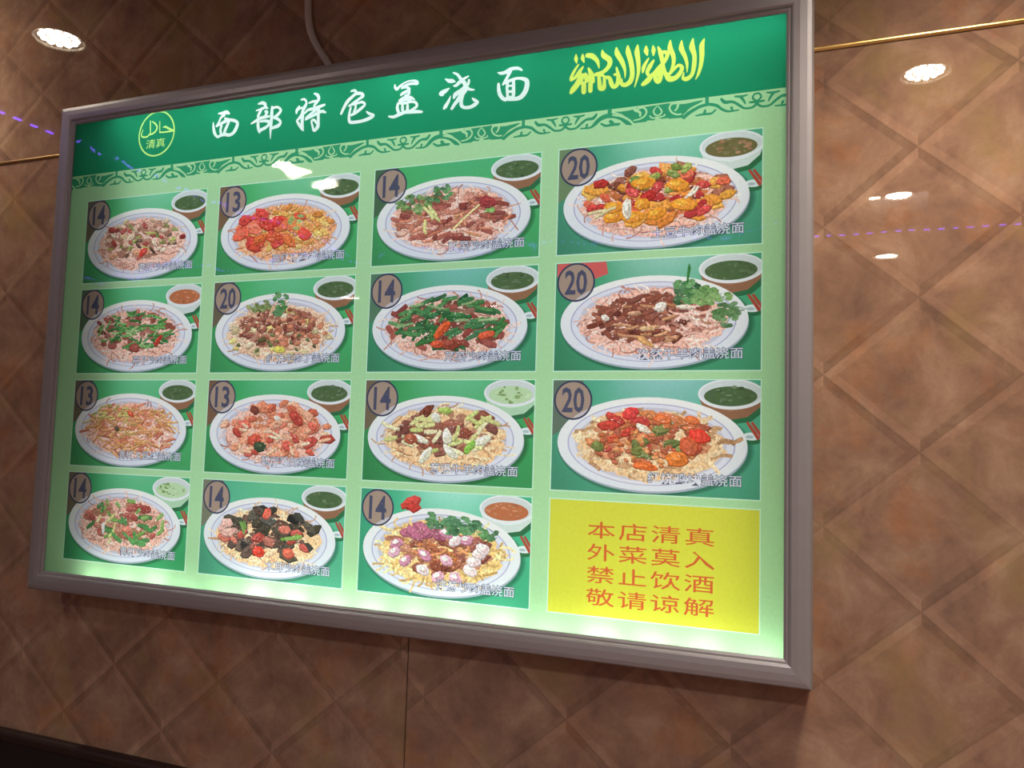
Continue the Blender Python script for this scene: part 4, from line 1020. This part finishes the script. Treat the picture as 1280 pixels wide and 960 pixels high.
# column four
d = start(3, 0, sauce=(176, 96, 52), base=(72, 146, 120), glow_c=HAZE, bowl=('white', (96, 92, 60), (130, 92, 66)), corner=(96, 118, 88))
d.chunks((0.03, -0.16, 0.6, 0.52), 24, 1.5, [(112, 56, 44), (92, 44, 38), (126, 62, 46)])
d.chunks((0.02, -0.12, 0.64, 0.55), 34, 1.7, [(214, 140, 52), (222, 156, 62), (206, 122, 50)])
d.chunks((0.0, -0.14, 0.64, 0.5), 24, 1.5, [(178, 46, 44), (164, 40, 42), (196, 78, 52)])
d.chunks((0.15, -0.5, 0.3, 0.2), 7, 1.4, [(142, 158, 78), (122, 142, 70)])
for a, b, rx in ((-0.44, 0.27, 2.3), (-0.22, 0.3, 2.5), (0.04, 0.28, 2.1), (0.33, 0.1, 3.0), (-0.1, -0.44, 2.6), (0.26, -0.34, 2.4), (-0.43, 0.05, 2.3), (-0.12, 0.03, 1.7)):
    d.one(a, b, rx, 1.25, d.r.uniform(-0.4, 0.2), (216, 140, 52), (226, 160, 66))
d.one(-0.28, 0.1, 1.0, 2.3, 0.08, (208, 202, 190), (222, 216, 206)); d.strips((-0.55, 0.1, 0.06, 0.1), 3, 5.5, 0.6, [(206, 196, 150)], -0.6, 0.3)
d.strips((0.42, -0.18, 0.03, 0.06), 2, 3.8, 0.45, [(220, 208, 196)], 1.9, 0.3)
d.specks(); d.badge('20'); d.caption('土豆牛肉盖浇面')
d.finish('photo of noodles with orange potato and red beef chunks, top right of the grid')

d = start(3, 1, sauce=(118, 64, 52), base=(66, 142, 108), glow_c=(128, 176, 166), corner=None, n=220)
d.poly([(-21.6, -11.9), (-10.5, -11.9), (-10.0, -9.2), (-13, -8.2), (-21.6, -9)], (178, 84, 84), 'bg')
d.strips((-0.02, -0.06, 0.5, 0.4), 90, 3.6, 0.95, BROWN + [(140, 76, 58)], 0, 1.0)
d.strips((-0.0, 0.05, 0.5, 0.35), 14, 3.4, 0.5, [(184, 132, 92), (170, 116, 82)], 0, 0.5)
d.noodles(*PINK, n=40, wd=0.45, ext=(0.46, 0.08, 0.24, 0.3), bed=False)
d.one(0.1, -0.32, 1.25, 0.95, -0.4, (216, 206, 200)); d.one(-0.5, -0.12, 0.95, 0.6, 0.2, (214, 206, 198)); d.one(0.35, -0.3, 2.0, 0.4, 0.1, (214, 196, 186))
d.one(-0.04, 0.14, 1.8, 0.45, 0, (206, 172, 132)); d.one(-0.06, 0.42, 2.0, 0.55, 0.5, (196, 152, 100)); d.one(-0.17, -0.2, 1.6, 0.4, 0, (190, 148, 122))
d.leaves((0.38, -0.6, 0.13, 0.22), 20, 1.5); d.leaves((0.62, -0.52, 0.18, 0.14), 20, 1.4, ((74, 128, 62), (92, 142, 70))); d.leaves((0.8, -0.12, 0.12, 0.2), 16, 1.4, ((62, 112, 58), (52, 98, 54)))
d.stroke([d.at(0.38, -0.8) + (0.4,), d.at(0.4, -1.12) + (0.7,), d.at(0.4, -1.2) + (0.3,)], (52, 108, 56), 'topping')
d.specks(); d.badge('20'); d.caption('孜然牛羊肉盖浇面')
d.finish('photo of noodles with dark cumin beef, garlic slices and coriander')

d = start(3, 2, sauce=(176, 112, 78), base=(72, 148, 122), glow_c=(124, 172, 172), corner=(84, 100, 90), nood=((216, 194, 160), (200, 170, 134), (168, 128, 92)), n=170, wd=0.85)
d.chunks((-0.02, -0.12, 0.5, 0.45), 26, 1.6, [(186, 104, 62), (170, 88, 54), (200, 124, 78), (150, 74, 52)])
d.chunks((0.0, -0.2, 0.5, 0.4), 12, 1.5, [(186, 58, 48), (200, 78, 52), (172, 50, 46)])
d.chunks((0.05, -0.1, 0.45, 0.35), 12, 1.3, [(112, 124, 66), (92, 108, 58), (130, 144, 80)])
d.chunks((0.0, 0.0, 0.5, 0.4), 60, 0.6, [(184, 100, 58), (206, 140, 84), (160, 76, 50)], hi=False)
d.one(0.52, -0.2, 2.2, 1.4, 0.3, (204, 62, 50)); d.one(0.3, 0.28, 2.2, 1.6, 0, (204, 116, 56)); d.one(-0.2, -0.66, 2.0, 1.2, -0.4, (196, 62, 62)); d.one(0.14, -0.55, 1.8, 1.0, 0.2, (206, 104, 60)); d.one(0.44, -0.54, 1.6, 0.8, 0.2, (206, 108, 64))
d.one(-0.06, -0.34, 1.7, 0.7, 0.5, (222, 206, 190)); d.one(0.42, 0.02, 2.2, 1.9, 0.3, (176, 84, 56)); d.one(-0.55, 0.06, 1.4, 1.0, 0.2, (104, 116, 66)); d.one(-0.04, 0.46, 2.8, 0.7, 0.1, (206, 104, 56))
d.specks(); d.badge('20'); d.caption('红烧鸡块盖浇面')
d.finish('photo of wide noodles with braised chicken and red pepper')

# --- silver frame: four mitred rails
FR = pbr('satin_aluminium', (166, 163, 167), 0.38, metal=0.45, noise=0.05, nscale=30)
PROF = [(0.0, -0.0005), (0.0, -0.099), (0.0035, -0.1045), (0.012, -0.106), (0.026, -0.1065), (0.038, -0.1055), (0.042, -0.1035),
        (0.0435, -0.1005), (0.0475, -0.1003), (0.0525, -0.0975), (0.0525, -0.0945), (0.008, -0.0945), (0.008, -0.0005)]
corners = [(X0, Y0), (X1, Y0), (X1, Y1), (X0, Y1)]
inw = [(1, 1), (-1, 1), (-1, -1), (1, -1)]
for k in range(4):
    V = []
    for c in (k, (k + 1) % 4):
        (xx, yy), (ix, iy) = corners[c], inw[c]
        V += [loc(xx + ix * p[0], yy + iy * p[0], p[1]) for p in PROF]
    n = len(PROF)
    F = [[i, n + i, n + (i + 1) % n, (i + 1) % n] for i in range(n)] + [list(range(n)), list(range(n, 2 * n))[::-1]]
    add('frame_rail', V, F, FR, board)
# back tray
v, f = box_vf(X0 + 0.009 - BOXX, X1 - 0.009 - BOXX, -0.006, -0.0008, 0.009, (Y1 - Y0) - 0.009)
add('back_panel', v, f, pbr('white_tray', (225, 225, 222), 0.8), board)
V, F = [], []
iw, ih = X1 - X0, Y1 - Y0
for a in ((0.0095, 0.012, 0.0095, ih - 0.0095), (iw - 0.012, iw - 0.0095, 0.0095, ih - 0.0095)):
    box_vf(X0 - BOXX + a[0], X0 - BOXX + a[1], -0.0885, -0.0065, a[2], a[3], V, F)
for a in ((0.0095, 0.012), (ih - 0.012, ih - 0.0095)):
    box_vf(X0 - BOXX + 0.0125, X1 - BOXX - 0.0125, -0.0885, -0.0065, a[0], a[1], V, F)
add('tray_side', V, F, bpy.data.materials['white_tray'], board)

# --- clear cover in front of the print, slightly wavy
def cover_material():
    m, nt, out = new_mat('clear_cover')
    L = nt.links.new
    tc = N(nt, 'ShaderNodeTexCoord')
    nz = N(nt, 'ShaderNodeTexNoise')
    nz.inputs['Scale'].default_value = 6.0
    nz.inputs['Detail'].default_value = 1.0
    L(tc.outputs['Object'], nz.inputs['Vector'])
    bp = N(nt, 'ShaderNodeBump')
    bp.inputs['Strength'].default_value = 0.5
    bp.inputs['Distance'].default_value = 0.0045
    L(nz.outputs['Fac'], bp.inputs['Height'])
    fr = N(nt, 'ShaderNodeFresnel')
    fr.inputs['IOR'].default_value = 1.42
    gl = N(nt, 'ShaderNodeBsdfGlossy')
    gl.inputs['Roughness'].default_value = 0.03
    L(bp.outputs[0], gl.inputs['Normal'])
    tr = N(nt, 'ShaderNodeBsdfTransparent')
    ms = N(nt, 'ShaderNodeMixShader')
    ge = N(nt, 'ShaderNodeNewGeometry')
    inv = N(nt, 'ShaderNodeMath', operation='SUBTRACT')
    inv.inputs[0].default_value = 1.0
    L(ge.outputs['Backfacing'], inv.inputs[1])
    mu = N(nt, 'ShaderNodeMath', operation='MULTIPLY')
    L(fr.outputs[0], mu.inputs[0])
    L(inv.outputs[0], mu.inputs[1])
    L(mu.outputs[0], ms.inputs[0])
    L(tr.outputs[0], ms.inputs[1])
    L(gl.outputs[0], ms.inputs[2])
    L(ms.outputs[0], out.inputs[0])
    return m
v, f = box_vf(X0 + 0.02 - BOXX, X1 - 0.02 - BOXX, -0.0940, -0.0915, 0.02, ih - 0.02)
add('clear_cover', v, f, cover_material(), board)

# --- the lamps inside: a diffuser panel behind the print, LED modules along the top and bottom edges
def inner(name, X, Y, y, sx, sy, watts, rot, col=(1, 1, 1)):
    l = bpy.data.lights.new(name, 'AREA')
    l.shape = 'RECTANGLE'
    l.size, l.size_y = sx, sy
    l.energy = watts
    l.color = col
    o = bpy.data.objects.new(name, l)
    C.objects.link(o)
    o.parent = board
    o.location = loc(X, Y, y)
    o.rotation_euler = rot
    return o
inner('diffuser_lamp', -0.34, -0.14, -0.012, 1.74, 1.16, BACKLIGHT, (math.radians(-90), 0, 0), (0.97, 1.0, 0.99))
rr = random.Random(3)
for k in range(17):
    X = -1.215 + 1.76 * k / 16
    inner('led_module', X, Y1 - 0.030, -0.045, 0.06, 0.008, MODULE * rr.uniform(0.5, 1.4), (math.radians(205), 0, 0), (0.95, 1.0, 0.92))
    inner('led_module', X, Y0 + 0.030, -0.035, 0.08, 0.008, MODULE * rr.uniform(0.5, 0.9), (math.radians(0), 0, 0), (0.9, 1.0, 0.98))

# ------------------------------------------------------------------ grey cable running down the wall to the top of the board
pts = [(-0.672, -1.345), (-0.668, -1.20), (-0.664, -1.06), (-0.655, -0.985), (-0.628, -0.925), (-0.590, -0.872), (-0.565, -0.830), (-0.560, -0.8165)]
V, F = [], []
rad, n = 0.0095, 14
dense = []
for i in range(len(pts) - 1):
    p0, p1, p2, p3 = pts[max(i - 1, 0)], pts[i], pts[i + 1], pts[min(i + 2, len(pts) - 1)]
    for t in [j / 6 for j in range(6)]:
        dense.append(tuple(0.5 * (2 * p1[c] + (p2[c] - p0[c]) * t + (2 * p0[c] - 5 * p1[c] + 4 * p2[c] - p3[c]) * t * t + (3 * p1[c] - p0[c] - 3 * p2[c] + p3[c]) * t ** 3) for c in (0, 1)))
dense.append(pts[-1])
cb = (dense[-1][0], 0, ZC - dense[-1][1])
for i, (x, y) in enumerate(dense):
    a, b = dense[max(i - 1, 0)], dense[min(i + 1, len(dense) - 1)]
    tx, tz = b[0] - a[0], -(b[1] - a[1])
    l = math.hypot(tx, tz)
    nxv, nzv = -tz / l, tx / l
    for k in range(n):
        q = 2 * math.pi * k / n
        V.append((x + rad * math.cos(q) * nxv - cb[0], -rad - 0.0008 + rad * math.sin(q), ZC - y + rad * math.cos(q) * nzv - cb[2]))
for i in range(len(dense) - 1):
    for k in range(n):
        F.append([i * n + k, i * n + (k + 1) % n, (i + 1) * n + (k + 1) % n, (i + 1) * n + k])
F += [list(range(n)), list(range((len(dense) - 1) * n, len(dense) * n))[::-1]]
cable = add('power_cable', V, F, pbr('grey_plastic', (186, 174, 168), 0.35), loc=cb, smooth=True)
tag(cable, 'grey cable curving down the tiled wall to the top of the menu board', 'cable')
